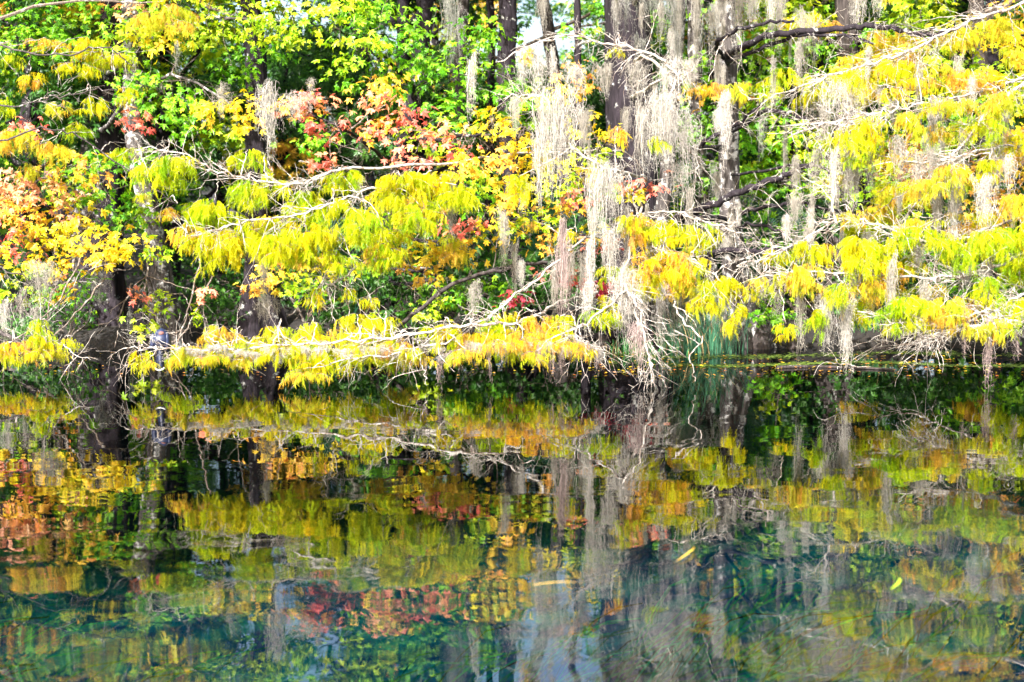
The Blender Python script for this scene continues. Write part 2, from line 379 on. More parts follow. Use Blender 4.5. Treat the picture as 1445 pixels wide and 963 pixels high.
def make_tree(kind, label, cat, base_px, base_d, pts_px, r_base, r_top, bark, limbs=(), clumps=(), leafs=(), buttress=0.0, height=10.5,
              group=None, twig_mat=TWIG, bare=1.0, upper=None, dens=1.0, limb_mat=None):
    """limbs: (image points with depth, r0, r1); clumps: cypress sprays; leafs: maple clusters; upper: crown above the frame"""
    gp = P(base_px, 490, base_d); base = np.array([gp[0], gp[1], float(ground_z(gp[0], gp[1])) - 0.12]); base[2] = max(base[2], -0.35)
    root = empty(kind, base, label=label, cat=cat, group=group)
    a_ = Acc(); tl = trunk_mesh(a_, base, pts_px, base_d, r_base, r_top, buttress, height)
    settle(a_.build('trunk', bark, root, True), base)
    lines = []; accs = []
    for pts, r0, r1 in limbs:
        w_ = [P(x, y, dd) for x, y, dd in pts]; k = np.linalg.norm(tl - w_[0], axis=1).argmin()
        if np.linalg.norm(tl[k] - w_[0]) < 3.5: w_ = [tl[k]] + w_
        ln = smooth_line(w_, 7, 0.012); lines.append(ln); la = Acc()
        tube(la, ln, np.linspace(r0, r1, len(ln)), 8); ta = Acc()
        for _ in range(int(len(ln) * 0.36 * bare)):
            i_ = rng.integers(len(ln) // 4, len(ln) - 5); dd = norm(ln[min(i_ + 1, len(ln) - 1)] - ln[i_ - 1])
            dv = norm(dd * 0.8 + rng.normal(0, 0.5, 3) * np.array([1, 0.6, 0.7]))
            twig(ta, ln[i_], dv, rng.uniform(0.2, 0.6), 0.0042)
        for _ in range(int(len(ln) * 0.9 * bare)):
            i_ = rng.integers(len(ln) // 3, len(ln) - 1); dv = norm(norm(ln[min(i_ + 1, len(ln) - 1)] - ln[i_ - 1]) * 0.6 + rng.normal(0, 0.6, 3))
            twig(ta, ln[i_], dv, rng.uniform(0.12, 0.40), 0.0024)
        accs.append((la, ta, ln))
    crown = Acc(); loose = Acc()
    def attach(c, rad):
        if not lines: q, dist = tl[np.linalg.norm(tl - c, axis=1).argmin()], 0; tgt = loose
        else:
            q, dist = nearest(lines, c); tgt = accs[[np.linalg.norm(l_ - q, axis=1).min() for l_ in lines].index(min(np.linalg.norm(l_ - q, axis=1).min() for l_ in lines))][1]
        mid_ = (q + c) / 2 + rng.normal(0, 0.05, 3) + np.array([0, 0, 0.06])
        ln = smooth_line([q, mid_, c], 5, 0.008); tube(tgt, ln, np.linspace(0.006, 0.0025, len(ln)), 5)
        for _ in range(int(0.8 * bare + rng.random())):
            i_ = rng.integers(3, len(ln)); dv = norm(norm(c - q) + rng.normal(0, 0.7, 3))
            twig(tgt, ln[i_ - 1], dv, rad * rng.uniform(0.6, 1.2), 0.0032)
    for (px, py, hw, dr, dd, key) in clumps:
        attach(P(px, py + dr * 0.15, dd), hw * dd / FPX); cypress_clump(crown, loose, px, py, hw, dr, dd, key, dens)
    for (px, py, rx, ry, dd, key) in leafs:
        mp = dd / FPX; c = P(px, py, dd); attach(c, rx * mp)
        A = rx * mp * ry * mp * math.pi
        maple_leaves(crown, c, (rx * mp, rx * mp * 0.8, ry * mp), key, int(A * 330) + 10, 0.098)
    if upper:
        n, cx_, cz0, cz1, spread, key, yy = upper
        for _ in range(n):
            c = np.array([cx_ + rng.normal(0, spread), yy + rng.normal(0, spread * 0.45), rng.uniform(cz0, cz1)])
            if in_gap(c): continue
            k = tl[np.abs(tl[:, 2] - (c[2] - 0.5)).argmin()]
            ln = smooth_line([k, (k + c) / 2 + np.array([0, 0, 0.25]), c], 5, 0.02); tube(loose, ln, np.linspace(0.03, 0.006, len(ln)), 5)
            for _ in range(2): twig(loose, ln[-3], norm(c - k) + rng.normal(0, 0.6, 3), 0.6, 0.007)
            kk = key[rng.integers(0, len(key))]
            if kk in 'lyok':
                v = c - np.array([0, 0, CAMZ]); # back to image coordinates of the clump helper
                dd = c[1]; sx = dd / FPX; s_ = rng.uniform(0.3, 0.5)
                e = norm(v); q_ = np.array([v @ RT, v @ UP, v @ FW]); px = CX + FPX * q_[0] / q_[2]; py = CY - FPX * q_[1] / q_[2]
                cypress_clump(crown, loose, px, py, s_ / sx, 0.35 / sx, dd, kk, 0.55)
            else:
                maple_leaves(crown, c, (0.5, 0.5, 0.28), kk, 190, 0.10, MAPLE_S)
    for la, ta, ln in accs:
        o_ = la.build('limb', limb_mat or bark, root, True); settle(o_, base)
        if ta.n: tw_ = ta.build('twigs', twig_mat, o_, False); tw_['kind'] = 'stuff'
    if crown.n: settle(crown.build('crown', NEEDLE if clumps else LEAF, root), base)
    if loose.n: o_ = loose.build('twigs', TWIG_D, root, False); settle(o_, base); o_['kind'] = 'stuff'
    return root, tl

# ------------------------------------------------------------------ the bank trees
# 1 the big dark cypress right of the middle; it sends the low branch and the long left branch out over the water
c1 = [(230,212,48,48,14.2,'l'),(200,222,22,36,14.3,'l'),(345,213,34,30,14.6,'l'),(300,278,45,52,14.3,'l'),(352,250,40,55,14.2,'l'),(285,328,42,36,14.1,'y'),(345,318,58,60,14.1,'y'),
 (428,302,48,60,14.1,'y'),(420,262,35,42,14.3,'l'),(470,272,42,66,14.2,'l'),(520,292,46,74,14.0,'l'),(560,240,50,54,14.3,'y'),(612,236,38,46,14.4,'y'),(500,240,30,38,14.4,'l'),
 (642,258,28,46,14.3,'y'),(592,286,38,42,14.2,'l'),(545,338,28,42,14.1,'l'),(478,345,40,36,14.2,'l'),(392,332,38,42,14.0,'y'),(735,240,18,44,14.6,'y'),(382,240,26,28,14.5,'l'),
 # low branch
 (192,496,17,30,13.7,'y'),(212,500,14,18,13.7,'k'),(262,488,34,26,13.8,'k'),(305,482,34,30,13.8,'y'),(345,488,34,28,13.9,'k'),(395,458,34,26,14.1,'y'),(440,450,38,34,14.1,'y'),(498,440,42,38,14.1,'y'),
 (540,442,26,38,14.0,'y'),(400,486,46,26,13.8,'y'),(455,484,46,30,13.8,'y'),(508,486,40,26,13.8,'y'),(562,478,40,30,13.8,'o'),(615,458,40,40,13.9,'y'),(602,488,34,24,13.7,'y'),(672,466,40,32,13.9,'o'),
 (708,482,42,26,13.7,'o'),(752,440,36,34,14.0,'o'),(785,436,24,42,14.0,'y'),(742,462,42,32,13.8,'o'),(800,478,38,20,13.7,'o'),(832,478,20,18,13.7,'y'),(452,398,13,38,14.4,'y'),(492,402,16,22,14.4,'y'),
 (524,412,26,18,14.4,'y'),(655,490,38,22,13.6,'k'),(765,490,36,18,13.6,'k'),(330,472,14,18,13.8,'l'),(300,505,30,12,13.6,'k'),(430,508,46,12,13.6,'k'),
 # middle sprays
 (958,312,52,36,14.5,'y'),(898,292,18,60,14.6,'o'),(935,350,42,42,14.2,'o'),(975,362,40,42,14.2,'y'),(912,378,24,30,14.3,'y'),(925,190,13,26,14.4,'l'),(885,302,18,24,14.5,'y'),(1010,316,16,20,14.5,'y'),
 (1012,384,40,44,14.2,'y'),(1040,425,14,46,14.1,'y'),(1000,405,28,34,14.2,'y'),(858,410,10,24,14.5,'y'),(800,318,18,18,14.9,'y'),(757,308,14,16,14.9,'o'),(776,205,10,34,15,'y'),(742,62,9,26,15.2,'o'),(868,62,12,16,15.2,'y'),(872,172,8,34,15.1,'o'),(838,238,20,20,15,'o')]
c1 = [(x + rng.normal(0, 4), y + rng.normal(0, 4), hw * rng.uniform(.75, 1.1), dr * rng.uniform(.8, 1.15), d, k) for x, y, hw, dr, d, k in c1]
for x0, x1, y0, y1, nn, dd in [(255, 660, 235, 350, 22, 14.6), (250, 640, 455, 492, 12, 14.2), (860, 1040, 290, 400, 8, 14.8), (660, 860, 430, 480, 7, 14.1)]:
    c1 += [(rng.uniform(x0, x1), rng.uniform(y0, y1), rng.uniform(22, 40), rng.uniform(24, 44), dd + rng.uniform(-.2, .4), 'lyylk'[rng.integers(0, 5)]) for _ in range(nn)]
l1 = [([(760,215,16.6),(620,232,15),(480,240,14.4),(430,257,14.3),(370,258,14.3),(300,238,14.3),(240,212,14.3),(190,212,14.3)], 0.017, 0.004),
 ([(640,250,15.4),(560,262,14.5),(500,275,14.2),(430,300,14.1),(340,316,14.1),(262,335,14.1)], 0.013, 0.006),
 ([(800,425,15.6),(740,452,14.2),(650,462,13.8),(540,478,13.8),(420,486,13.8),(300,494,13.8),(232,492,13.8),(174,492,13.75)], 0.019, 0.004),
 ([(840,330,16),(790,365,14.8),(720,425,14.2),(640,478,13.8),(560,498,13.7),(470,512,13.7)], 0.015, 0.006),
 ([(900,300,16),(950,300,14.8),(1000,315,14.5),(1050,330,14.5)], 0.014, 0.006),
 ([(900,340,16),(935,352,14.4),(990,375,14.2),(1045,420,14.1)], 0.014, 0.005),
 ([(910,250,16),(860,240,15),(800,200,14.9),(770,140,15.1),(740,135,15.3),(710,140,15.3)], 0.02, 0.005),
 ([(905,80,16.2),(960,120,15),(930,82,15.0),(850,60,15.2),(790,52,15.2),(700,88,15.3)], 0.017, 0.006),
 ([(905,300,15.8),(880,390,14.3),(900,430,14.0),(915,500,13.8),(922,538,13.8)], 0.016, 0.006),
 ([(870,420,15),(880,415,14.0),(840,445,13.9),(810,478,13.8),(860,500,13.8)], 0.014, 0.005),
 ([(905,130,16.2),(960,100,15),(940,160,15),(985,230,15),(960,250,14.9)], 0.018, 0.005),
 ([(600,380,16.0),(520,372,14.8),(470,400,14.5),(450,398,14.4)], 0.02, 0.005)]
make_tree('cypress_tree', 'thick dark cypress hung with moss right of the middle, its yellow branches over the water', 'cypress', 905, 18.6,
  [(900,400),(893,250),(888,100),(884,-60)], 0.34, 0.14, BARK_D, l1, c1, (), 1.1, 11, 'bald cypresses rooted at the water', upper=(34, 1.0, 4.3, 9.8, 1.9, 'lyy', 15.8), bare=1.3, limb_mat=TWIG)

# 2 cypress on its flared foot behind the sedge
l2 = [([(955,308,15.6),(1015,286,15.2),(1060,264,15.0),(1100,250,14.9),(1148,230,14.9)], 0.045, 0.026),
 ([(985,362,15.4),(1040,354,15.1),(1075,356,15.0),(1120,350,14.9)], 0.042, 0.024),
 ([(1040,300,16.4),(1090,290,15.4),(1130,288,15.2),(1185,300,15.0)], 0.030, 0.012),
 ([(1030,322,16.4),(1080,318,15.4),(1110,334,15.2),(1135,346,15.0)], 0.020, 0.010),
 ([(1035,74,16.6),(1090,50,16.0),(1180,42,15.6),(1250,38,15.3),(1310,50,15.1),(1345,42,15.0)], 0.045, 0.018),
 ([(1040,84,16.6),(1120,52,15.9),(1200,52,15.5),(1232,62,15.3)], 0.028, 0.012),
 ([(1082,158,15.6),(1120,162,15.2),(1155,174,15.0),(1215,176,14.9)], 0.026, 0.014),
 ([(990,206,15.6),(1030,180,15.3),(1062,160,15.1),(1100,120,15.1)], 0.030, 0.012),
 ([(1145,232,14.9),(1180,262,14.9),(1220,290,14.9)], 0.018, 0.007),
 ([(1010,60,16.6),(1060,36,15.9),(1120,30,15.5)], 0.030, 0.014)]
r2, t2 = make_tree('cypress_tree', 'grey cypress on a flared mossy foot just right of the sedge clump', 'cypress', 1052, 18.0, [(1040,400),(1030,280),(1028,130),(1024,-40)], 0.13, 0.07, BARK_L,
  l2, [(1120,20,20,30,16.5,'y'),(1150,12,18,30,16.4,'y'),(1170,24,26,22,16.4,'o'),(1000,112,36,22,16,'o')], (), 1.5, 9.5, 'bald cypresses rooted at the water', bare=0.5, limb_mat=BARK_D, twig_mat=TWIG, upper=(12, 3.3, 4.5, 9.0, 1.0, 'yl', 17.2))

# 3 cypress beyond the right edge whose long sprays fill the right side
c3 = [(1040,122,30,26,14.8,'o'),(1080,112,34,30,14.7,'y'),(1110,98,30,38,14.6,'l'),(1152,100,38,32,14.6,'y'),(1205,86,32,28,14.5,'y'),(1242,74,38,34,14.5,'o'),(1285,92,40,36,14.5,'o'),(1332,104,44,36,14.5,'k'),
 (1382,88,46,40,14.8,'o'),(1425,56,40,40,15,'o'),(1300,46,34,26,15.3,'k'),(1350,30,40,26,15.4,'k'),(1400,18,40,30,15.4,'k'),
 (1138,196,28,32,14.3,'y'),(1188,182,38,38,14.2,'y'),(1232,172,38,44,14.2,'y'),(1282,166,40,42,14.3,'k'),(1330,176,44,36,14.3,'o'),(1378,164,46,38,14.3,'y'),(1424,176,38,40,14.4,'y'),
 (1352,232,38,46,14.1,'y'),(1392,226,38,48,14.1,'y'),(1435,236,32,46,14.2,'k'),(1302,244,36,34,14.3,'k'),(1250,224,32,36,14.3,'k'),(1210,206,26,30,14.2,'y'),
 (1095,352,38,38,14.1,'y'),(1148,342,44,50,14.0,'y'),(1200,338,46,46,14.0,'y'),(1250,318,48,52,14.0,'y'),(1300,326,46,50,14.0,'l'),(1350,324,46,50,14.0,'l'),(1402,326,48,50,14.0,'l'),(1440,316,34,50,14.1,'y'),
 (1082,388,36,34,14.0,'y'),(1130,390,38,38,13.9,'y'),(1180,388,38,50,13.9,'l'),(1230,396,38,44,13.9,'y'),(1282,396,40,48,13.9,'l'),(1332,396,44,42,13.9,'y'),(1384,398,46,44,13.9,'l'),(1432,398,40,50,13.9,'l'),
 (1146,432,13,42,13.8,'l'),(1120,436,10,34,13.8,'y'),(1218,428,30,34,13.8,'l'),(1262,432,38,36,13.8,'l'),(1308,438,36,32,13.8,'y'),(1356,440,36,32,13.8,'k'),(1404,440,38,30,13.8,'o'),(1438,446,24,30,13.8,'l'),
 (1180,238,30,26,14.3,'k'),(1270,208,34,30,14.3,'k'),(1340,140,40,30,14.4,'k'),(1420,130,36,34,14.5,'o'),(1250,120,34,28,14.5,'k'),(1300,134,34,26,14.5,'y'),(1170,135,30,22,14.5,'k'),(1060,140,24,18,14.7,'k'),
 (1290,290,34,26,14.3,'k'),(1420,290,34,26,14.3,'o'),(1210,300,28,24,14.4,'k'),(1348,290,30,22,14.3,'k'),(1160,318,22,20,14.2,'l'),(1066,400,24,26,14.0,'y'),(1210,360,40,30,13.8,'y')]
c3 = [(x + rng.normal(0, 9), y + rng.normal(0, 9), hw * rng.uniform(.5, 1.1), dr * rng.uniform(.6, 1.15), d + rng.normal(0, .15), {'y': 'kl', 'o': 'ky'}[k][int(rng.integers(0, 2))] if k in 'yo' and rng.random() < .55 else k) for x, y, hw, dr, d, k in c3 if not (x < 1175 and 128 < y < 330)]
c3 += [(rng.uniform(1200, 1445), rng.uniform(20, 420), rng.uniform(24, 44), rng.uniform(24, 40), rng.uniform(15.4, 16.6), 'kklo'[rng.integers(0, 4)]) for _ in range(34)]
l3 = [([(1540,-20,15.8),(1420,12,15.2),(1340,45,14.8),(1270,78,14.6),(1190,100,14.6),(1120,128,14.6),(1060,140,14.7)], 0.02, 0.006),
 ([(1540,80,15.6),(1450,110,15),(1380,132,14.6),(1300,148,14.4),(1240,158,14.3),(1180,170,14.2),(1120,190,14.3)], 0.015, 0.006),
 ([(1540,180,15.4),(1445,200,14.8),(1370,215,14.4),(1300,230,14.3),(1220,212,14.3)], 0.014, 0.006),
 ([(1540,270,15.2),(1440,308,14.4),(1360,335,14.2),(1310,345,14.1),(1250,320,14.1),(1180,314,14.2),(1110,352,14.1),(1040,376,14.1)], 0.015, 0.006),
 ([(1530,310,15),(1440,360,14.3),(1370,385,14.1),(1340,392,14.0),(1240,390,14.0),(1130,385,13.9),(1070,392,13.9)], 0.02, 0.006),
 ([(1530,380,15),(1450,412,14.2),(1400,436,14.0),(1340,452,13.9),(1290,458,13.8),(1210,440,13.8)], 0.018, 0.006),
 ([(1530,420,14.6),(1450,450,13.9),(1400,458,13.8),(1330,470,13.8),(1300,480,13.7)], 0.025, 0.006),
 ([(1540,60,15.6),(1440,120,14.9),(1360,200,14.5),(1330,250,14.4),(1290,290,14.3)], 0.025, 0.006),
 ([(1180,315,14.1),(1176,270,14.3),(1180,220,14.4),(1195,150,14.5)], 0.012, 0.005)]
make_tree('cypress_tree', 'moss-hung cypress leaning in from the right edge with broad yellow sprays', 'cypress', 1560, 17.0, [(1556,300),(1552,100)], 0.30, 0.16, BARK_C, l3, c3, (), 1.2, 10.5,
  'bald cypresses rooted at the water', bare=1.7, limb_mat=TWIG, upper=(34, 4.6, 3.9, 9.2, 1.5, 'yylk', 15.4))

# 4 cypress at the left edge
c4 = [(18,478,38,20,14.6,'o'),(58,470,30,26,14.6,'y'),(92,474,22,16,14.5,'y'),(55,446,11,32,14.6,'l'),(8,494,26,14,14.5,'y'),(62,490,40,10,14.5,'k'),
 (60,68,48,28,15.4,'o'),(132,54,38,38,15.3,'y'),(100,96,48,36,15.2,'y'),(152,84,38,36,15.3,'y'),(38,104,32,30,15.3,'o'),(132,128,38,28,15.2,'y'),(68,150,46,32,15.1,'k'),(26,184,38,34,15.1,'k'),(118,178,38,34,15.1,'l'),
 (66,212,46,34,15,'k'),(16,130,24,34,15.3,'l'),(20,236,28,26,15.1,'k'),(172,118,22,26,15.2,'y'),(232,286,36,18,15.4,'o'),(200,262,30,24,15.3,'y'),(10,60,30,30,15.5,'l'),(150,210,34,28,15.2,'l')]
c4 = [(x + rng.normal(0, 8), y + rng.normal(0, 8), hw * rng.uniform(.5, 1.0), dr * rng.uniform(.5, 1.0), d + rng.uniform(.3, 1.2), k) if y < 300 else (x, y, hw * 1.15, dr * 1.2, d, k) for x, y, hw, dr, d, k in c4]
l4 = [([(-60,40,16.5),(20,70,15.6),(90,78,15.4),(150,66,15.3),(180,90,15.3)], 0.012, 0.006),
 ([(-60,130,16.5),(10,150,15.4),(70,140,15.2),(120,130,15.2),(165,128,15.2)], 0.011, 0.006),
 ([(-60,190,16.3),(0,200,15.3),(60,180,15.1),(120,200,15.2),(210,262,15.3),(250,288,15.4)], 0.011, 0.006),
 ([(-60,440,16),(0,470,14.8),(40,490,14.6),(80,486,14.6),(116,490,14.5)], 0.025, 0.005),
 ([(-60,470,16),(20,480,14.9),(60,460,14.8),(90,420,14.9),(120,390,15),(150,370,15.2)], 0.012, 0.004),
 ([(-60,330,16),(0,380,15),(40,400,14.9),(10,470,14.8)], 0.012, 0.004)]
make_tree('cypress_tree', 'cypress at the left edge with a low yellow and orange branch tip over the water', 'cypress', -110, 17.6, [(-112,300),(-118,100)], 0.28, 0.14, BARK_C, l4, c4, (), 1.2, 10.5,
  'bald cypresses rooted at the water', bare=0.25, limb_mat=BARK_C, upper=(30, -5.2, 3.9, 9.2, 1.3, 'ylk', 15.8))

# 5.. plainer trunks standing along the bank
TR = [('dark straight cypress trunk with pale lichen patches behind the perched bird branch', 368, 18.3, [(366,400),(362,250),(362,120),(352,-40)], .15, .09, BARK_D, 1.6),
 ('leaning pale patched trunk just behind the perched bird', 236, 18.0, [(230,420),(214,320),(190,180),(186,-30)], .13, .07, BARK_L, 1.0),
 ('broad black cypress foot in the dark hollow at left', 140, 19.0, [(140,420),(150,300),(160,100),(160,-40)], .22, .08, BARK_D, 1.3),
 ('pale mossy cypress trunk at the water left of the sedge clump', 934, 17.9, [(932,430),(926,380),(940,250),(955,60)], .09, .05, BARK_L, 0.6),
 ('grey trunk with a dark upper bole behind the middle maple', 640, 20.6, [(640,300),(650,60),(655,-40)], .09, .06, BARK_C, 0.5),
 ('dark slender trunk showing under the top sky gap', 694, 21.5, [(690,300),(694,60),(690,-40)], .06, .04, BARK_D, 0.5),
 ('grey forked looking trunk at the top between sky gaps', 790, 21.5, [(800,260),(776,60),(762,-30)], .10, .07, BARK_C, 0.5),
 ('dim trunk behind the lichened limbs right of the palmetto', 1150, 20.4, [(1148,330),(1150,200),(1160,-20)], .17, .10, BARK_D, 0.8),
 ('brown flared cypress foot behind the bright moss over the pool', 1180, 18.9, [(1184,440),(1190,300),(1196,60)], .15, .08, BARK_C, 1.8),
 ('slim grey trunk by the sedge under the hanging moss', 1005, 19.2, [(1000,380),(985,200),(978,-20)], .10, .06, BARK_L, 0.6),
 ('dark trunk behind the red leaves in the middle', 742, 19.2, [(738,420),(728,300),(715,150)], .13, .08, BARK_D, 0.9),]
for k, (lab, bx, bd, pp, rb_, rt_, bk, bt) in enumerate(TR):
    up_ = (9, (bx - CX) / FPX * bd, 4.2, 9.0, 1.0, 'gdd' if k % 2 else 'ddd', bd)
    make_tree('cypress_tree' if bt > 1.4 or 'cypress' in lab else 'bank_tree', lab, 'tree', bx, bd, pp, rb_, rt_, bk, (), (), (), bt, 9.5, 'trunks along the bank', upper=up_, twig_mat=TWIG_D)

# maples
mL = [(60,26,70,34,17.8,'g'),(170,16,56,34,17.6,'g'),(250,18,56,36,17.4,'G'),(190,56,40,30,17.4,'G'),(335,24,46,36,17.0,'G'),(415,34,50,38,17.0,'G'),(380,70,30,20,17.2,'g'),(235,142,52,34,16.8,'g'),(182,112,42,26,17.2,'g'),(262,182,34,26,16.8,'g'),
 (150,250,60,40,16.8,'g'),(98,262,48,30,17.0,'G'),(330,165,44,32,16.2,'m'),(300,150,26,20,16.4,'O'),(222,60,30,24,17.2,'m'),(214,12,30,20,17,'p'),(180,170,26,18,16.6,'r'),(36,174,22,12,16.4,'r'),(30,254,34,26,16.2,'p'),(110,232,44,24,16.2,'p'),
 (60,282,54,30,16.2,'O'),(26,300,34,40,16.2,'p'),(100,312,50,30,16.2,'O'),(20,342,36,30,16.2,'r'),(132,352,46,30,15.8,'m'),(76,362,40,24,16,'O'),(186,352,38,26,16,'m'),(216,352,30,18,16.3,'G'),(26,402,34,32,16.2,'G'),(8,370,20,30,16,'m'),
 (226,424,22,14,16.6,'G'),(202,448,22,20,16.6,'G'),(188,410,14,8,16.4,'r'),(96,410,16,14,16.6,'O'),(120,400,24,20,17,'g'),(82,408,20,18,17,'g'),(284,414,6,7,16,'r'),(270,438,8,8,16.3,'G'),(60,330,30,20,16.4,'m'),
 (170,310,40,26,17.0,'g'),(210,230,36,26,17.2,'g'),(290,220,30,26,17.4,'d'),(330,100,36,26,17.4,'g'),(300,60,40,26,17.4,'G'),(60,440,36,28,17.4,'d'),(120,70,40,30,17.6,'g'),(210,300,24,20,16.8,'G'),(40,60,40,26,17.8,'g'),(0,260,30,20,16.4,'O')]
mL = [(x, y, rx, ry, d, {'O': 'mOp', 'p': 'ppO'}.get(k, k)[int(rng.integers(0, 3)) if k in 'Op' else 0]) for x, y, rx, ry, d, k in mL]
make_tree('maple_tree', 'tall maple at left with green top and yellow, orange and pink lower leaves', 'maple', 100, 19.5, [(110,380),(130,200),(170,40)], 0.13, 0.07, BARK_L,
  [([(150,180,18),(200,120,17.4),(260,110,17),(330,150,16.4)], .035, .01), ([(140,250,18),(120,320,16.6),(60,350,16.4)], .03, .01), ([(160,100,18.5),(260,30,17.5),(400,30,17.1)], .04, .012), ([(120,240,18),(60,250,16.6),(20,300,16.4)], .025, .01), ([(130,300,18),(180,350,16.4),(225,420,16.7)], .02, .006)],
  (), mL, 0.3, 9.0, 'maples', twig_mat=TWIG_D, upper=(30, -4.0, 4.3, 9.0, 1.6, 'gdGdd', 19.0))
mC = [(540,34,56,40,16.8,'g'),(482,18,50,30,16.6,'G'),(590,66,32,42,17,'g'),(505,72,48,26,16.4,'G'),(560,112,48,34,17,'g'),(622,110,46,44,17.2,'g'),(680,62,36,48,17.2,'g'),(640,160,46,28,17.0,'g'),(600,200,38,24,16.8,'G'),(702,122,38,38,17.4,'g'),
 (442,192,38,26,17,'g'),(440,154,40,26,15.6,'r'),(404,138,34,16,15.8,'m'),(480,182,26,16,15.6,'r'),(545,148,34,24,15.4,'r'),(572,184,42,20,15.3,'r'),(528,180,20,16,15.4,'O'),(466,224,22,12,15.5,'r'),(622,188,36,12,15.4,'r'),(650,212,18,14,15.3,'r'),
 (700,172,34,24,15.6,'m'),(735,192,28,26,15.4,'m'),(650,240,36,16,15.2,'O'),(640,222,20,14,15.3,'m'),(720,222,34,16,15.4,'O'),(760,238,34,30,15.6,'m'),(722,272,44,24,15.4,'O'),(618,372,44,20,15.2,'O'),(600,352,30,22,15.4,'m'),(650,350,34,20,15.2,'m'),
 (668,322,28,16,15.4,'r'),(700,318,36,24,15.4,'m'),(742,312,32,24,15.4,'G'),(774,338,30,12,15.6,'O'),(790,300,24,20,16,'O'),(812,286,18,16,16,'r'),(640,408,44,34,17.2,'g'),(620,440,26,22,17,'G'),(690,420,36,26,17.2,'g'),(728,424,16,16,16.8,'c'),
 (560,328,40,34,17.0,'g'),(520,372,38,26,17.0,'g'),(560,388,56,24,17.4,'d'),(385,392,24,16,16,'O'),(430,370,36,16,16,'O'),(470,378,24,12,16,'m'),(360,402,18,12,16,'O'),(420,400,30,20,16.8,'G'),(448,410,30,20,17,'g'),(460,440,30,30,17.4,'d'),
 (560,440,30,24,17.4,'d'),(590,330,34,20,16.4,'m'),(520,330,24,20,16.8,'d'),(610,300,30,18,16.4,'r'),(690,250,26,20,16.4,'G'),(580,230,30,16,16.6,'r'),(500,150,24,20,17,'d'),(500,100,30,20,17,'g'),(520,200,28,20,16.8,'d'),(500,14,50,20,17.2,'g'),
 (650,190,40,20,17.6,'d'),(740,150,30,30,17.6,'g'),(670,280,30,30,17,'g'),(780,360,30,24,17,'d'),(530,120,34,24,16.4,'O'),(412,160,20,14,15.7,'O'),(390,350,30,16,16.4,'O')]
make_tree('maple_tree', 'maple in the middle with coral red and yellow sprays under a bright green top', 'maple', 540, 18.8, [(548,400),(560,260),(590,100),(600,-20)], 0.12, 0.07, BARK_D,
  [([(580,120,17.8),(520,60,16.9),(480,30,16.7)], .035, .01), ([(560,240,17.6),(500,190,15.8),(440,160,15.6)], .03, .008), ([(570,200,17.6),(640,195,15.6),(700,190,15.5),(740,200,15.5)], .03, .008), ([(560,330,17.4),(640,340,15.6),(720,310,15.5),(790,330,15.8)], .03, .008), ([(590,120,18),(640,100,17.3),(700,90,17.4)], .03, .01),
   ([(555,400,17.6),(620,390,16.0),(480,372,16.2),(400,380,16.2)], .03, .008), ([(580,440,17.2),(640,400,17.0),(720,375,16.8),(800,370,17.0)], .02, .01)],
  (), mC, 0.3, 9.0, 'maples', twig_mat=TWIG_D, upper=(28, -1.7, 4.3, 9.0, 1.3, 'gdGrdd', 18.4))
mR = [(1010,190,46,40,18.8,'g'),(1072,84,50,46,19.2,'g'),(1098,50,44,36,19.2,'G'),(1085,180,44,40,19.0,'g'),(1030,252,44,34,18.8,'g'),(1068,226,50,40,19,'g'),(1100,290,44,34,19,'g'),(1010,140,30,24,18.8,'O'),(1120,20,44,30,19,'G'),(1200,112,56,34,18.8,'G'),
 (1160,70,46,30,19,'g'),(1112,200,40,30,19,'G'),(1040,320,40,30,19,'d'),(1100,330,50,26,19,'g'),(1180,250,50,40,18.4,'G'),(1240,270,40,40,18.4,'G'),(1160,300,40,40,18.6,'d'),(980,100,30,34,19.2,'g'),(985,250,30,24,19,'d'),(1000,20,40,30,19.4,'g'),
 (1110,452,26,16,17.3,'g'),(1080,432,18,24,17.3,'g'),(1096,414,20,20,17.4,'G'),(1150,380,40,30,18.4,'d'),(1200,420,40,30,18.4,'d'),(1010,300,30,20,18.6,'g'),(1070,150,30,30,19,'G')]
make_tree('maple_tree', 'green maple filling in behind the lichened limbs right of the big cypress', 'maple', 1090, 19.8, [(1095,400),(1110,240),(1120,60)], 0.11, 0.06, BARK_D,
  [([(1110,200,19.4),(1050,160,19),(1010,150,19)], .03, .01), ([(1110,260,19.4),(1060,260,19),(1020,300,18.9)], .03, .01), ([(1110,240,19.4),(1180,250,18.6),(1240,270,18.5)], .03, .01), ([(1098,400,19.2),(1096,430,17.6),(1110,452,17.4)], .02, .006)],
  (), mR, 0.3, 8.5, 'maples', twig_mat=TWIG_D, upper=(22, 3.6, 4.5, 8.5, 1.3, 'ggG', 19.4))
mM = [(780,132,24,26,16.6,'m'),(805,110,26,26,16.6,'O'),(842,212,26,24,16.4,'G'),(862,192,18,20,16.5,'m'),(824,250,22,24,16.4,'G'),(850,262,18,14,16.6,'g'),(830,176,18,12,16.4,'m'),(818,58,26,34,18.4,'g'),(850,24,20,26,18.8,'g'),
 (880,402,40,8,17,'c'),(846,410,18,8,17,'c'),(930,402,16,14,16.8,'r'),(870,342,28,14,16.8,'r'),(912,262,24,14,16.2,'r'),(846,330,26,18,16.6,'m'),(820,400,20,12,17,'c'),(790,382,24,16,17.2,'r'),(900,384,24,7,16.8,'c'),(950,380,16,16,17,'d'),
 (780,270,22,22,16.8,'G'),(820,310,26,20,17,'d'),(760,160,20,20,17,'g'),(890,268,20,12,16.2,'m')]
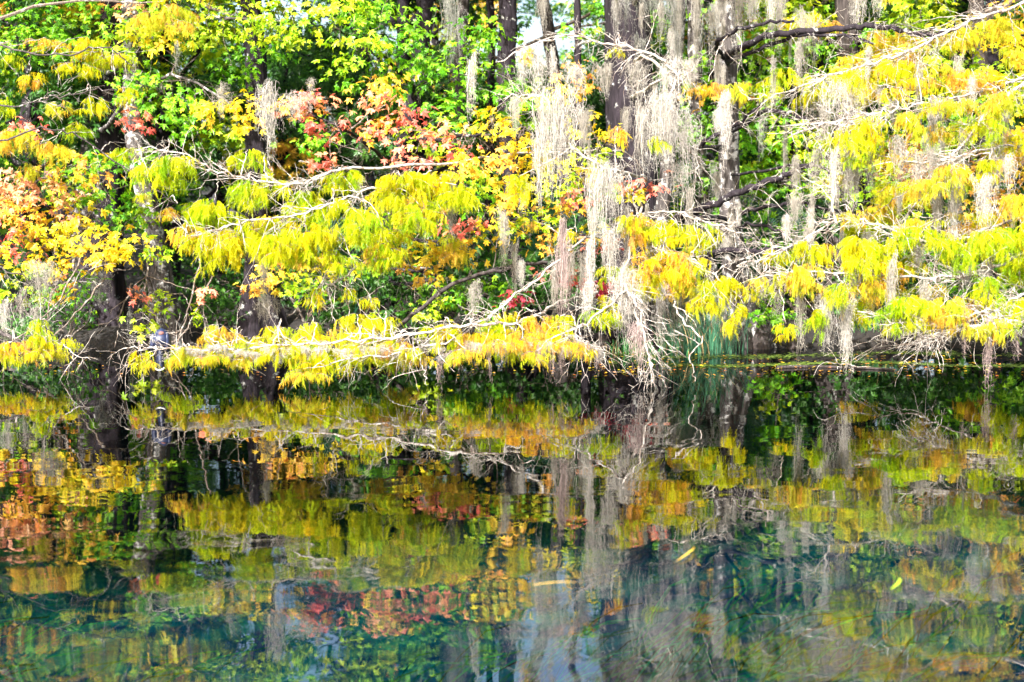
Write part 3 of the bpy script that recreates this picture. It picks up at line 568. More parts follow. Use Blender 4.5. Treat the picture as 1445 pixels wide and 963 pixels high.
make_tree('young_maple', 'young maple with crimson low leaves beside the big dark cypress trunk', 'maple', 830, 18.2, [(828,420),(822,300),(815,150)], 0.06, 0.03, BARK_D,
  [([(822,380,17.9),(870,395,17.1),(920,400,17)], .015, .005), ([(820,260,17.6),(840,220,16.6),(860,195,16.6)], .015, .005), ([(816,160,17.4),(790,130,16.8)], .015, .005), ([(822,350,17.6),(800,400,17.2)], .012, .005)],
  (), mM, 0.2, 6.0, 'maples', twig_mat=TWIG_D)
mRR = [(1400,122,46,40,17,'G'),(1372,140,34,34,17,'g'),(1300,18,52,30,17.6,'G'),(1250,60,44,24,17.6,'g'),(1402,300,46,26,16.6,'O'),(1426,262,26,44,16.6,'O'),(1340,80,50,34,17.4,'G'),(1430,90,30,60,17.2,'m'),(1390,40,50,36,17.4,'m'),(1440,20,30,40,17.4,'O'),
 (1330,210,50,40,17,'G'),(1270,290,46,36,17,'G'),(1380,250,46,36,17,'O'),(1240,180,44,40,17.4,'G'),(1440,350,30,60,16.8,'G'),(1320,370,50,40,17,'g'),(1380,420,50,30,17,'g'),(1260,430,40,26,17.2,'d'),(1430,450,40,20,17,'g'),(1330,450,40,20,17.2,'d'),(1290,240,40,30,17.2,'p'),(1310,140,44,36,17.4,'G'),(1440,180,30,40,17,'m')]
make_tree('maple_tree', 'pale yellow-green and orange tree behind the sprays at the right edge', 'maple', 1400, 18.6, [(1398,380),(1392,200),(1380,40)], 0.11, 0.06, BARK_C,
  [([(1392,200,18),(1340,210,17.2),(1290,240,17.3)], .03, .01), ([(1390,240,18),(1400,300,16.8)], .03, .01), ([(1386,100,18),(1300,40,17.7)], .03, .01), ([(1396,320,18),(1330,370,17.2)], .03, .01)],
  (), mRR, 0.3, 8.5, 'maples', twig_mat=TWIG_D, upper=(24, 6.0, 4.3, 8.6, 1.4, 'GgmO', 18.2))

# ------------------------------------------------------------------ the wood behind: five grown trees, copied
def wood_tree(seed, key, h, low, wide, nblob, leaf=0.13):
    global rng
    keep = rng; rng = np.random.default_rng(seed)
    t = Acc(); pts = [np.zeros(3) - (0, 0, 0.2)]
    while pts[-1][2] < h * 0.93: pts.append(pts[-1] + np.array([rng.normal(0, .12), rng.normal(0, .12), 1.1]))
    tl = smooth_line(pts, 5, .01); tube(t, tl, np.linspace(.17, .04, len(tl)), 9)
    c = Acc()
    for _ in range(nblob):
        z = low + (h - low) * rng.uniform(0, 1) ** 0.9; rr = wide * math.sin(math.pi * min(0.95, 0.25 + 0.7 * (z - low) / (h - low))) 
        an = rng.uniform(0, 6.28); q = rr * math.sqrt(rng.uniform(0.1, 1)); p_ = np.array([q * math.cos(an), q * math.sin(an), z])
        k = tl[np.abs(tl[:, 2] - max(0.8, z - q * .5)).argmin()]; tube(t, smooth_line([k, (k + p_) / 2 + (0, 0, .15), p_], 4, .03), np.linspace(.04, .008, 9), 5)
        s = rng.uniform(.35, .75); maple_leaves(c, p_, (s, s, s * .55), key[rng.integers(0, len(key))], int(420 * s), leaf, MAPLE_S)
    rng = keep
    return t.mesh('trunk', BARK_D, True), c.mesh('crown', LEAF)
KINDS_ = [(wood_tree(71, 'dgd', 9.5, 1.4, 2.3, 60), 'mid green'), (wood_tree(72, 'ddd', 10.5, 1.2, 2.4, 64), 'deep green'), (wood_tree(73, 'Ggd', 8.5, 1.4, 2.1, 52), 'yellow-green'),
          (wood_tree(74, 'dd', 6.0, 0.5, 1.9, 44), 'low bushy green'), (wood_tree(75, 'OdG', 8.0, 1.6, 2.0, 46), 'orange-tinged')]
spots = []
ORD = ['leftmost', 'second', 'third', 'fourth', 'fifth', 'sixth', 'seventh', 'eighth', 'ninth', 'tenth', 'eleventh', 'twelfth', 'thirteenth', 'fourteenth', 'fifteenth', 'sixteenth', 'seventeenth', 'eighteenth', 'nineteenth', 'twentieth', 'twenty-first', 'twenty-second', 'twenty-third', 'twenty-fourth', 'twenty-fifth', 'twenty-sixth']
for row, (d, nn, span) in enumerate([(22.0, 11, 1750), (26.5, 13, 1850), (33, 14, 2000), (42, 16, 2200)]):
    for q in range(nn):
        px = CX + (-0.5 + (q + 0.5) / nn) * span + rng.normal(0, 25)
        spots.append((px, d + rng.normal(0, 0.9), row))
for n_, (px, d, row) in enumerate(spots):
    od = sum(1 for p2 in spots if p2[2] == row and p2[0] < px); od = ORD[od] + (' tree from the left' if od else ' tree')
    gap = 330 < px < 420 or 690 < px < 830
    k = int(rng.choice([0, 1, 2, 3, 4], p=[.34, .12, .26, .14, .14]))
    gap2 = not gap and (280 < px < 470 or 700 < px < 910)
    if gap or gap2: k = 3
    (tm, cm), word = KINDS_[k]
    x = (px - CX) / FPX * d; z = float(ground_z(x, d))
    s = rng.uniform(0.85, 1.15) * (1.0 if row < 3 else 1.25) * ((.50, .5, .52, .55)[row] if gap else ((.62, .78, .98, 1.0)[row] if gap2 else 1))
    side_ = ['far left', 'left', 'middle left', 'middle right', 'right', 'far right'][int(min(5, max(0, px / 1445 * 6)))]
    root = empty('wood_tree', (x, d, z), label=f'{word} crown, {od} in the {["front", "second", "third", "farthest"][row]} row of the wood', cat='tree', group=f'trees in the {["front", "second", "third", "farthest"][row]} row of the wood')
    root.rotation_euler = (0, 0, rng.uniform(0, 6.28)); root.scale = (s, s, s)
    for nm, me in (('trunk', tm), ('crown', cm)):
        o_ = bpy.data.objects.new(nm, me); COL.objects.link(o_); o_.parent = root

# ------------------------------------------------------------------ shrubs, palmettos, sedge, ferns on the bank
def shrub_mesh(seed, key, n=260, r=(.45, .4, .35), leaf=.075):
    a_ = Acc(); b_ = Acc()
    for _ in range(5):
        c = np.array([rng.normal(0, r[0] * .4), rng.normal(0, r[1] * .4), r[2] * rng.uniform(.5, 1.5)])
        maple_leaves(a_, c, np.array(r) * .6, key[rng.integers(0, len(key))], n // 5, leaf, MAPLE_S); twig(b_, (0, 0, -.05), c, np.linalg.norm(c) * 1.1, .008)
    return a_.mesh('leaves', LEAF), b_.mesh('stems', TWIG_D)
SH = [shrub_mesh(s, k) for s, k in enumerate(['d', 'gd', 'd', 'd'])]
for n_, (px, d, s, v, lab) in enumerate([(30,17.9,1.1,0,'dark green shrub on the bank at the left edge'),(95,18.0,.9,1,'bright low shrub left of the black hollow'),(300,18.3,.9,0,'dark shrub on the bank right of the perched bird'),
   (330,18.8,1.2,3,'green shrub behind the lichened dark trunk'),(430,18.5,1.2,2,'dim shrub on the bank left of the low branch foliage'),(505,18.6,1.1,3,'low green shrub behind the yellow low branch'),(560,18.4,1.0,2,'dark shrub behind the middle of the low branch'),
   (630,18.2,1.1,1,'leafy green shrub under the fallen grey limb'),(690,18.6,1.2,3,'green shrub right of the fallen grey limb'),(760,18.4,1.0,2,'dim shrub behind the hanging twig curtain'),(880,18.3,.8,3,'small shrub at the foot of the big cypress'),
   (960,18.6,1.0,2,'dark shrub behind the pale mossy trunk'),(1090,18.1,.7,1,'bright green shrub right of the flared cypress foot'),(1140,19.2,1.2,0,'dark shrub behind the pool of algae'),(1210,19.4,1.3,3,'green shrub behind the bright double moss'),
   (1280,19.0,1.2,0,'dark green shrub under the right sprays'),(1350,18.8,1.2,3,'green shrub behind the tangled sticks at right'),(1420,18.6,1.2,1,'green shrub on the bank at the right edge')]):
    x = (px - CX) / FPX * d; loc = (x, d, float(ground_z(x, d)))
    root = empty('bank_shrub', loc, label=lab, cat='shrub', group='shrubs on the dark bank'); root.scale = (s * 1.25, s, s * 1.25); root.rotation_euler = (0, 0, n_ * 1.3)
    for nm, me in zip(('leaves', 'stems'), SH[v]):
        o_ = bpy.data.objects.new(nm, me); COL.objects.link(o_); o_.parent = root

for n_ in range(26):
    px = 10 + n_ * 56 + rng.normal(0, 12); d = rng.uniform(19.0, 20.6); x = (px - CX) / FPX * d; s = rng.uniform(1.2, 1.9)
    if 80 < px < 235: continue
    root = empty('understory_shrub', (x, d, float(ground_z(x, d))), label=f'dim green shrub in the shade behind the bank trunks, {ORD[n_ + 0]} in the line', cat='shrub', group='understory shrubs'); root.scale = (s, s, s * rng.uniform(.9, 1.5)); root.rotation_euler = (0, 0, n_ * 1.7)
    for nm, me in zip(('leaves', 'stems'), SH[(2, 0, 2, 3)[n_ % 4]]):
        o_ = bpy.data.objects.new(nm, me); COL.objects.link(o_); o_.parent = root

PALM = leaf_mat('palmetto_leaf', 0.25, 0.05, 0.4)
def fan_frond(parent, base, tip, size, col):
    """a pleated fan of narrow blades on a stalk"""
    a_ = Acc(); base = np.array(base, float); tip = np.array(tip, float)
    tube(a_, smooth_line([base, (base + tip) / 2 + (0, 0, .06), tip], 5), np.linspace(.009, .005, 11), 4, np.array(col) * 1.2)
    ax = norm(tip - base); sd_ = norm(np.cross(ax, np.array([0.3, -1, 0.3]))); nr = np.cross(sd_, ax)
    for q in np.linspace(-2.2, 2.2, 30):
        dv = norm(ax * math.cos(q) + sd_ * math.sin(q)); l = size * (0.75 + 0.25 * math.cos(q)) * rng.uniform(.9, 1.05); wv = norm(np.cross(dv, nr)) * 0.011
        p1 = tip + dv * l * .55 + nr * .01; p2 = tip + dv * l + np.array([0, 0, -.12 * l]) 
        a_.add([tip, p1 - wv, p1 + wv, p1 + nr * 0.006, p2], [(0, 1, 3), (0, 3, 2), (1, 4, 3), (3, 4, 2)], np.array(col) * rng.uniform(.75, 1.2))
    return a_.build('frond', PALM, parent)
for (px, d, lab, fr) in [(1030, 19.4, 'dark palmetto with wide fan leaves behind the flared cypress foot', [(-.5,.9,.45),(-.1,1.2,.5),(.35,1.15,.5),(.6,.8,.45),(.2,.75,.4),(-.3,.6,.4),(.75,1.3,.42),(0.1,1.45,.45)]),
   (1120, 19.9, 'dim palmetto showing under the lichened limbs', [(-.4,1.3,.45),(.1,1.5,.5),(.5,1.2,.45),(-.6,.9,.4),(0,1.0,.4)]),
   (960, 19.6, 'blue-green palmetto fans right of the big dark trunk', [(-.3,1.5,.45),(.1,1.75,.5),(.4,1.4,.45),(.2,1.1,.4)]),
   (770, 19.4, 'shaded palmetto behind the red leaves', [(-.3,1.1,.45),(.2,1.3,.5),(.5,1.0,.45),(-.1,.8,.4)]),
   (500, 19.4, 'shaded palmetto behind the yellow sprays at middle left', [(-.3,1.0,.45),(.2,1.2,.5),(.5,.9,.45)])]:
    x = (px - CX) / FPX * d; z = float(ground_z(x, d)); root = empty('palmetto', (x, d, z), label=lab, cat='palmetto', group='palmettos')
    for dx, dz, s in fr: fan_frond(root, (0, 0, 0), (dx, -.25 + rng.uniform(-.2, .2), dz), s, (.03, .13, .06))

def sedge(px, d, n, h, spread, lab, col):
    a_ = Acc(); x = (px - CX) / FPX * d
    for _ in range(n):
        b_ = np.array([rng.normal(0, spread * .28), rng.normal(0, spread * .2), 0]); an = rng.uniform(0, 6.28); l = h * rng.uniform(.55, 1.05); le = rng.uniform(.1, 1.0) * l
        dv = np.array([math.cos(an), math.sin(an) * .6, 0]); wv = np.array([-math.sin(an + .6), math.cos(an + .6), 0]) * .005
        wv = np.array([.0055, 0.002, 0]); t_ = np.linspace(0, 1, 6)[:, None]
        c = b_ + dv * le * t_ ** 2 + np.array([0, 0, 1.0]) * l * (t_ - .38 * t_ ** 3 * (le / l * 2)); ww = wv * (1 - t_ * .85)
        v = np.concatenate([c - ww, c + ww]); f = [(k, k + 1, k + 6) for k in range(5)] + [(k + 1, k + 7, k + 6) for k in range(5)]
        a_.add(v, f, (np.array(col) if rng.random() > .18 else np.array((.34, .26, .12))) * rng.uniform(.5, 1.5))
    o_ = a_.build('sedge_clump', PALM); o_.location = (x, d, max(-.02, float(ground_z(x, d)) - .05)); tag(o_, lab, 'sedge', 'grass-like clumps on the bank')
sedge(1000, 17.3, 260, .9, .7, 'big blue-green sedge clump drooping into the water beside the flared cypress foot', (.06, .20, .11))
sedge(958, 17.5, 120, .6, .5, 'small sedge clump under the grey moss left of the big sedge', (.07, .22, .10))
sedge(905, 17.2, 110, .32, .8, 'short green tuft at the waterline below the mossy roots', (.06, .24, .06))
sedge(1240, 18.2, 110, .4, .4, 'thin grass tuft on the bank behind the algae strip', (.07, .2, .06))

# ------------------------------------------------------------------ spanish moss, one thing a strand clump
def moss_mesh(W, Ln, n, col, lobes=2, wisps=7, seed=0):
    q = np.random.default_rng(seed); a_ = Acc(); V = []; F = []; C = []; base = 0
    lob = [(q.uniform(-.5, .5) * W * .8, q.uniform(.6, 1.0)) for _ in range(lobes)]; lob[0] = (lob[0][0] * .5, 1.0)
    for s in range(n):
        lx, ll = lob[q.integers(0, lobes)]
        l = Ln * ll * q.uniform(.15, 1.0); K = 12; t_ = np.linspace(0, 1, K)
        off = q.uniform(-.5, .5, 2) * W * np.array([q.choice([.55, 1.25]), .6])
        env = (1 - .62 * t_ ** .8) * (1 + .25 * np.sin(t_ * q.uniform(3, 9) + q.uniform(0, 6)))
        x = lx * np.minimum(1, .6 + t_ * 1.5) + off[0] * env + np.cumsum(q.normal(0, .0075, K)); y = off[1] * env + np.cumsum(q.normal(0, .0045, K)); z = Ln * (.10 * math.sin(off[0] * 40 + seed) - q.uniform(-.04, .30) * q.random()) - l * t_
        c = np.stack([x, y, z], -1); an = q.uniform(0, 3.14); wv = np.array([math.cos(an), math.sin(an), 0]) * q.uniform(.0010, .0024)
        ww = wv * (1 - .6 * t_)[:, None]
        V.append(np.concatenate([c - ww, c + ww])); k = np.arange(K - 1)
        F.append(np.concatenate([np.stack([k, k + 1, k + K], -1), np.stack([k + 1, k + K + 1, k + K], -1)]) + base); base += 2 * K
        cc = np.array(col) * q.uniform(.72, 1.12); C.append(np.tile(cc, (2 * K, 1)))
        for _ in range(wisps):
            i_ = q.integers(0, K); p0 = c[i_]; an = q.uniform(0, 6.28); l2 = q.uniform(.012, .042)
            d1 = np.array([math.cos(an), math.sin(an), q.uniform(-.6, .3)]); p1 = p0 + d1 * l2 * .6; p2 = p1 + np.array([d1[0] * .3, d1[1] * .3, -1]) * l2 * .7
            u = np.array([0.0008, .0004, .0012])
            V.append(np.array([p0, p1 - u, p1 + u, p2])); F.append(np.array([(0, 1, 2), (1, 3, 2)]) + base); base += 4; C.append(np.tile(cc, (4, 1)))
    a_.add(np.concatenate(V), np.concatenate(F), np.clip(np.concatenate(C), 0, .9))
    return a_.mesh('spanish_moss', MOSS)
TONE = {'w': (.52, .49, .44), 'p': (.40, .37, .32), 'g': (.33, .33, .29), 'b': (.42, .33, .31)}
MO = [  # px, py top, width px, length px, tone, depth, strands, label
 (380,122,24,110,'w',14.9,110,'long white moss strand below the bare twigs at upper left'), (414,132,46,48,'w',15.3,70,'wide pale moss veil beside the coral leaves at upper left'),
 (372,362,14,80,'p',14.6,60,'pale moss cord hanging before the lichened dark trunk'), (380,420,34,42,'p',14.8,60,'frayed moss end spreading low before the dark trunk'),
 (50,372,44,74,'p',15.2,120,'thick moss mat on bare twigs at the left'), (48,430,14,50,'p',15.1,40,'narrow moss tail below the left moss mat'), (6,424,18,64,'w',14.8,60,'white moss hanging at the left edge above the branch tip'),
 (30,410,12,50,'p',15.6,30,'thin moss strand left of the moss mat'), (138,384,26,60,'g',17.6,60,'dim moss over the black hollow'), (182,440,8,56,'g',17,22,'thin moss string left of the perched bird'),
 (630,-14,30,140,'g',17.6,130,'long grey moss column near the top left of the sky gaps'), (650,20,16,66,'g',17.6,50,'short grey moss right of the long grey column'),
 (667,76,12,84,'w',15,60,'narrow white moss strand below the kinked bare twig'), (734,88,18,44,'w',15.2,50,'small white moss tuft leftmost on the upper middle branch'), (758,78,28,62,'w',15.2,80,'white moss curtain second from left on the upper middle branch'),
 (779,70,10,76,'w',15.2,40,'slender moss strand third on the upper middle branch'), (815,92,34,48,'w',15.0,90,'fan-shaped white moss under the fork of the upper middle branch'), (846,90,22,54,'p',15.2,60,'pale moss just left of the big dark trunk'),
 (784,134,50,150,'w',14.8,260,'big white moss mass hanging left of the big dark trunk'), (764,180,22,120,'w',14.9,90,'left edge strand of the big white moss mass'), (770,-12,16,64,'p',16.4,60,'pale moss at the top before the grey forked trunk'),
 (925,-20,64,80,'g',17,170,'broad grey moss draped across the top of the big dark trunk'), (884,-16,10,60,'g',17,30,'narrow moss string on the dark face of the big trunk'), (905,50,20,50,'g',17.6,50,'moss patch half way up the big dark trunk'),
 (984,-20,18,130,'p',16.8,110,'long leaning moss ribbon right of the big dark trunk'), (958,-20,20,170,'g',17.2,120,'long grey moss falling behind the bare twigs right of the big trunk'), (935,134,54,130,'w',14.7,260,'big white moss apron in front of the big dark trunk'),
 (966,160,26,90,'w',14.8,90,'right lobe moss beside the white apron'), (902,150,12,100,'p',15,50,'thin moss left of the white apron'), (905,88,40,70,'p',15,90,'shaggy moss over the branch on the big trunk'), (944,82,34,56,'w',15,70,'white moss under the arched bare branch'),
 (1040,-14,16,106,'p',16.4,90,'long pale moss at the top right of the grey cypress'), (1064,-10,18,56,'w',16.2,60,'short white moss cluster at the top right of the grey cypress'), (1088,-14,14,76,'w',15.8,60,'bright moss spike at the top centre right'),
 (1104,-10,20,84,'p',16,70,'pale moss beside the bright spike'), (1130,16,22,90,'p',16,90,'pale moss hanging below the yellow sprig at top right'), (1152,24,14,72,'g',16.2,40,'grey moss right of the yellow sprig'), (1215,-16,30,56,'w',15.6,90,'white moss fringe at the top over the dark limb'),
 (1240,-16,20,44,'w',15.6,50,'small white moss at the top right of the fringe'), (1026,136,18,92,'w',14.6,110,'bright white moss icicle among yellow sprays right of the big trunk'), (1000,10,22,80,'g',17.4,70,'grey moss before the grey cypress top'),
 (960,230,18,60,'w',14.9,50,'white twiggy moss below the apron'), (1190,116,54,62,'w',14.4,160,'wide white moss bell under the yellow row at upper right'), (1176,206,14,84,'w',14.1,60,'slender white moss below the second yellow row'),
 (1202,210,26,76,'p',14.3,90,'pale moss veil below the second yellow row'), (1150,210,20,60,'p',14.5,50,'pale moss at the left end of the second yellow row'), (1268,196,16,62,'p',14.2,60,'pale moss behind the twigs of the second yellow row'), (1226,212,14,60,'p',14.4,50,'soft moss between the second row sprays'),
 (1296,210,20,70,'p',14.3,60,'pale moss at the middle of the right spray tangle'), (1350,222,16,110,'p',14.4,80,'long pale moss at right falling past the red seeds'), (1390,250,26,66,'w',13.9,110,'bright white moss block near the right edge'), (1422,222,16,60,'w',14.2,50,'white moss at the right edge'),
 (1324,140,18,50,'w',14.4,50,'moss scrap on the upper right twig tangle'), (1150,120,20,60,'p',14.9,50,'moss left of the wide white bell'),
 (856,236,42,120,'w',14.5,240,'thick white moss trunk-like mass in the middle'), (862,320,24,90,'w',14.4,110,'lower half of the middle moss rope narrowing down'), (832,330,10,130,'w',14.4,70,'straight white moss cord left of the middle moss rope'), (828,400,14,66,'w',14.3,60,'white moss tail above the low branch end'),
 (884,380,30,120,'w',14.2,170,'shaggy white moss over the drooping bare branch'), (904,460,22,70,'b',13.9,80,'brownish moss roots trailing towards the water in the middle'), (908,384,12,100,'w',14.6,50,'white moss line right of the drooping bare branch'), (932,384,16,104,'w',16.6,90,'white moss on the slim trunk left of the sedge'),
 (952,392,18,92,'g',15.6,80,'grey moss between trunk and sedge'), (984,408,66,60,'g',15.4,170,'dim grey moss curtain under the yellow sprays above the sedge'), (1018,420,20,50,'g',15.4,50,'grey moss tail over the sedge'),
 (797,322,17,142,'b',14.6,130,'long pinkish grey moss column left of the middle'), (708,298,14,78,'p',14.9,70,'pale moss icicle below the orange maple'), (636,288,8,46,'p',14.6,30,'small moss drip under the yellow sprays at middle left'), (584,288,6,38,'p',14.6,20,'tiny moss drip left of the small drip'),
 (667,398,16,52,'p',14.6,60,'moss hank on the arched bare twigs'), (740,262,10,44,'p',14.9,30,'moss drip beside the orange maple'), (600,312,8,50,'g',16,20,'faint moss behind the middle sprays'),
 (1128,408,12,96,'p',13.9,60,'left of two thin moss tails dipping to the water'), (1168,420,26,74,'w',13.8,130,'bright white moss bunch over the algae, left lobe'), (1192,426,20,90,'w',13.8,130,'bright white moss bunch over the algae, right lobe'),
 (1260,362,13,108,'p',13.8,80,'long pale moss dagger below the right sprays'), (1206,372,20,64,'g',14.3,60,'grey moss behind the right sprays'), (1230,376,16,66,'p',14.1,60,'pale moss left of the long dagger'), (1306,400,14,84,'p',13.8,70,'second moss dagger right of the long one'),
 (1362,432,12,66,'b',13.8,50,'brownish moss near the tangled sticks'), (1396,440,12,96,'b',13.8,60,'brownish moss reaching the water near the right edge'), (1076,388,22,44,'p',14.3,60,'pale moss left of the lower right sprays'), (1096,410,8,42,'p',14.2,20,'moss thread right of the sedge'),
 (1344,330,16,50,'p',14.2,50,'moss behind the right lime sprays'), (1434,470,6,44,'b',13.9,16,'short moss string at the far right over the water'), (1012,230,14,70,'g',16.8,40,'grey moss on the grey cypress'), (1074,150,14,70,'g',17,40,'grey moss under the upper limb'),
 (508,246,10,40,'p',14.8,20,'moss drip behind the left sprays'), (440,110,10,40,'p',15.4,24,'moss thread over the coral leaves'), (312,120,16,50,'k' if False else 'p',16,40,'faint moss under the twigs at upper left'), (250,60,8,40,'g',17,16,'dim moss thread in the upper left maple')]
for n_, (px, py, W, Ln, tn, d, cnt, lab) in enumerate(MO):
    mp = d / FPX; me = moss_mesh(W * mp, Ln * mp, int(cnt * 1.0), TONE[tn], 1 + (W > 14) + (W > 24) + (W > 34) * 2 + (W > 45), 11, n_)
    o_ = bpy.data.objects.new('spanish_moss', me); COL.objects.link(o_); o_.location = P(px, py, d); tag(o_, lab, 'moss', 'clumps of spanish moss')
WISP = [moss_mesh(.10, .40, 70, TONE['p'], 2, 9, 800), moss_mesh(.14, .34, 90, TONE['w'], 3, 9, 801), moss_mesh(.07, .5, 50, TONE['p'], 1, 9, 802), moss_mesh(.18, .28, 90, TONE['p'], 3, 9, 803)]
for n_ in range(96):
    if n_ >= 64: px, py, d = rng.uniform(690, 1060), rng.uniform(90, 400), rng.uniform(14.6, 16.4); lab, gr = 'slender pale moss string between the yellow sprays and the big dark trunk', 'moss strings around the middle'
    elif n_ < 44: px, py, d = rng.uniform(1090, 1445), rng.uniform(60, 400), rng.uniform(14.2, 15.6); lab, gr = 'thin pale moss wisp tangled among the twigs of the yellow sprays at right', 'moss wisps among the right sprays'
    else: px, py, d = rng.uniform(850, 1120), rng.uniform(-20, 110), rng.uniform(15.8, 17.4); lab, gr = 'grey moss wisp in the veil across the top right of the middle', 'moss wisps in the upper veil'
    o_ = bpy.data.objects.new('moss_wisp', WISP[n_ % 4]); COL.objects.link(o_); o_.location = P(px, py, d); o_.rotation_euler = (0, 0, rng.uniform(0, 6.28)); s = rng.uniform(.6, 1.25); o_.scale = (s * .8, s * .8, s * rng.uniform(.8, 1.5)); tag(o_, lab, 'moss', gr)
TUFT = [moss_mesh(.07, .30, 26, TONE['b'], 1, 6, 900), moss_mesh(.09, .20, 34, TONE['w'], 2, 6, 901), moss_mesh(.05, .42, 20, TONE['b'], 1, 6, 902), moss_mesh(.12, .16, 44, TONE['w'], 3, 6, 903)]
for n_ in range(84):
    px = 250 + n_ * 7.2 + rng.normal(0, 5); v = int(rng.integers(0, 4)) if px > 560 else int(rng.choice([1, 3]))
    o_ = bpy.data.objects.new('moss_tuft', TUFT[v]); COL.objects.link(o_); o_.location = P(px, (492 if px < 640 else 486) + rng.uniform(-6, 8), 13.75); o_.rotation_euler = (0, 0, rng.uniform(0, 6.28))
    s = rng.uniform(.6, 1.0); o_.scale = (s, s, s * (0.8 if px > 560 else .6)); tag(o_, 'short ragged moss tuft dangling under the low branch just above the water', 'moss', 'moss tufts under the low branch')

# ------------------------------------------------------------------ fallen limbs, sticks, vines
def stick(name, lab, cat, pts, r0, r1, mat, tw=0, group=None, tmat=None):
    w_ = [P(*q) for q in pts]; a_ = Acc(); ln = smooth_line(w_, 7, .01); tube(a_, ln, np.linspace(r0, r1, len(ln)), 7)
    for _ in range(tw):
        i_ = rng.integers(2, len(ln) - 1); twig(a_, ln[i_], norm(ln[i_] - ln[i_ - 1]) + rng.normal(0, .5, 3), rng.uniform(.2, .5), .005)
    return tag(a_.build(name, mat, None, True), lab, cat, group)
stick('fallen_branch', 'long grey limb slanting behind the twigs under the red leaves', 'branch', [(560,462,16.8),(640,402,16.6),(720,378,16.6),(800,365,16.8),(850,330,17)], .026, .016, BARK_C, 4)
stick('fallen_branch', 'pale bare branch drooping into the water beside the mossy roots', 'branch', [(880,400,14.6),(905,470,14),(916,505,13.9),(922,540,13.85)], .016, .008, TWIG, 4)
stick('fallen_branch', 'thin bare branch touching the water left of the sedge', 'branch', [(950,420,14.6),(962,450,14),(990,478,13.9),(975,500,13.8),(981,538,13.8)], .009, .004, TWIG, 3)
stick('fallen_branch', 'tangle of pale sticks lying on the water at right', 'branch', [(1400,440,14.6),(1340,465,14.6),(1290,485,14.6),(1235,482,14.6)], .012, .005, TWIG, 14)
stick('fallen_branch', 'dark curved stick standing in the water below the mossy roots', 'branch', [(905,440,15.6),(922,480,15.2),(928,500,15),(926,530,14.8)], .018, .012, BARK_D)
stick('fallen_branch', 'forked pale twig resting at the waterline left of the black hollow', 'branch', [(90,486,14.5),(104,505,14.4),(92,518,14.4)], .006, .003, TWIG, 4)
stick('fallen_branch', 'bare white twig dangling under the bright moss bunch', 'branch', [(1192,500,13.8),(1190,512,13.8),(1182,521,13.8)], .005, .003, TWIG, 2)
stick('fallen_branch', 'bent twig dipping from the low branch toward the water', 'branch', [(590,480,13.7),(594,512,13.7),(600,528,13.7),(602,544,13.7)], .006, .003, TWIG, 2)
for lab, pts in [('curved vine left of the perched bird', [(208,372,16.6),(206,420,16.5),(222,452,16.4),(228,455,16.4)]), ('straight vine hanging in the black hollow', [(104,360,17.4),(106,430,17.3),(96,480,17.2)]),
   ('slanting vine across the dark gap left of the bird', [(186,400,16.8),(172,440,16.8),(162,490,16.8)]), ('long slanting vine right of the bird', [(300,390,16.4),(276,440,16.4),(244,492,16.4)]),
   ('looping vine between the bird and the dark trunk', [(290,320,16.2),(272,410,16.2),(256,470,16.3),(240,486,16.3)]), ('thin vine over the left moss mat', [(120,352,16),(80,430,15.6),(20,480,15.4)]),
   ('crossing vine at left below the orange leaves', [(150,390,16),(100,450,15.8),(60,486,15.6)]), ('vine rising from the water at left', [(78,400,16),(66,450,16),(60,480,16)])]:
    stick('hanging_vine', lab, 'vine', pts, .011, .006, TWIG_D, 3, 'bare vines in the left hollow')
a = Acc(); lp = smooth_line([P(1096,497,15.5) * (1,1,0), P(1150,497,15.6) * (1,1,0), P(1235,500,15.4) * (1,1,0), P(1262,502,15.3) * (1,1,0)], 6); lp[:, 2] = .01
tube(a, lp, np.linspace(.02, .008, len(lp)), 7); tag(a.build('floating_log', BARK_C, None, True), 'thin half sunk log floating along the algae strip at right', 'log')
for n_, (px, s, lab) in enumerate([(1072,.42,'brown root flare rising beside the flared cypress foot'),(1118,.3,'small brown cypress knee behind the algae strip'),(1245,.35,'pointed cypress knee under the right sprays'),(410,.3,'dark cypress knee left of the low branch foliage'),(660,.25,'low dark cypress knee behind the twig curtain'),(845,.32,'cypress knee at the foot of the young maple')]):
    a = Acc(); d = 17.7; x = (px - CX) / FPX * d; t_ = np.linspace(0, 1, 8)
    tube(a, np.stack([.05 * np.sin(t_ * 3), 0 * t_, s * t_ - .1], -1), .13 * (1 - t_) ** .7 + .025, 12, ribs=lambda tt, th: 1 + .2 * (1 - tt) * np.cos(5 * th))
    o_ = a.build('cypress_knee', BARK_C, None, True); o_.location = (x, d, max(-.05, float(ground_z(x, d)))); tag(o_, lab, 'cypress knee', 'cypress knees')

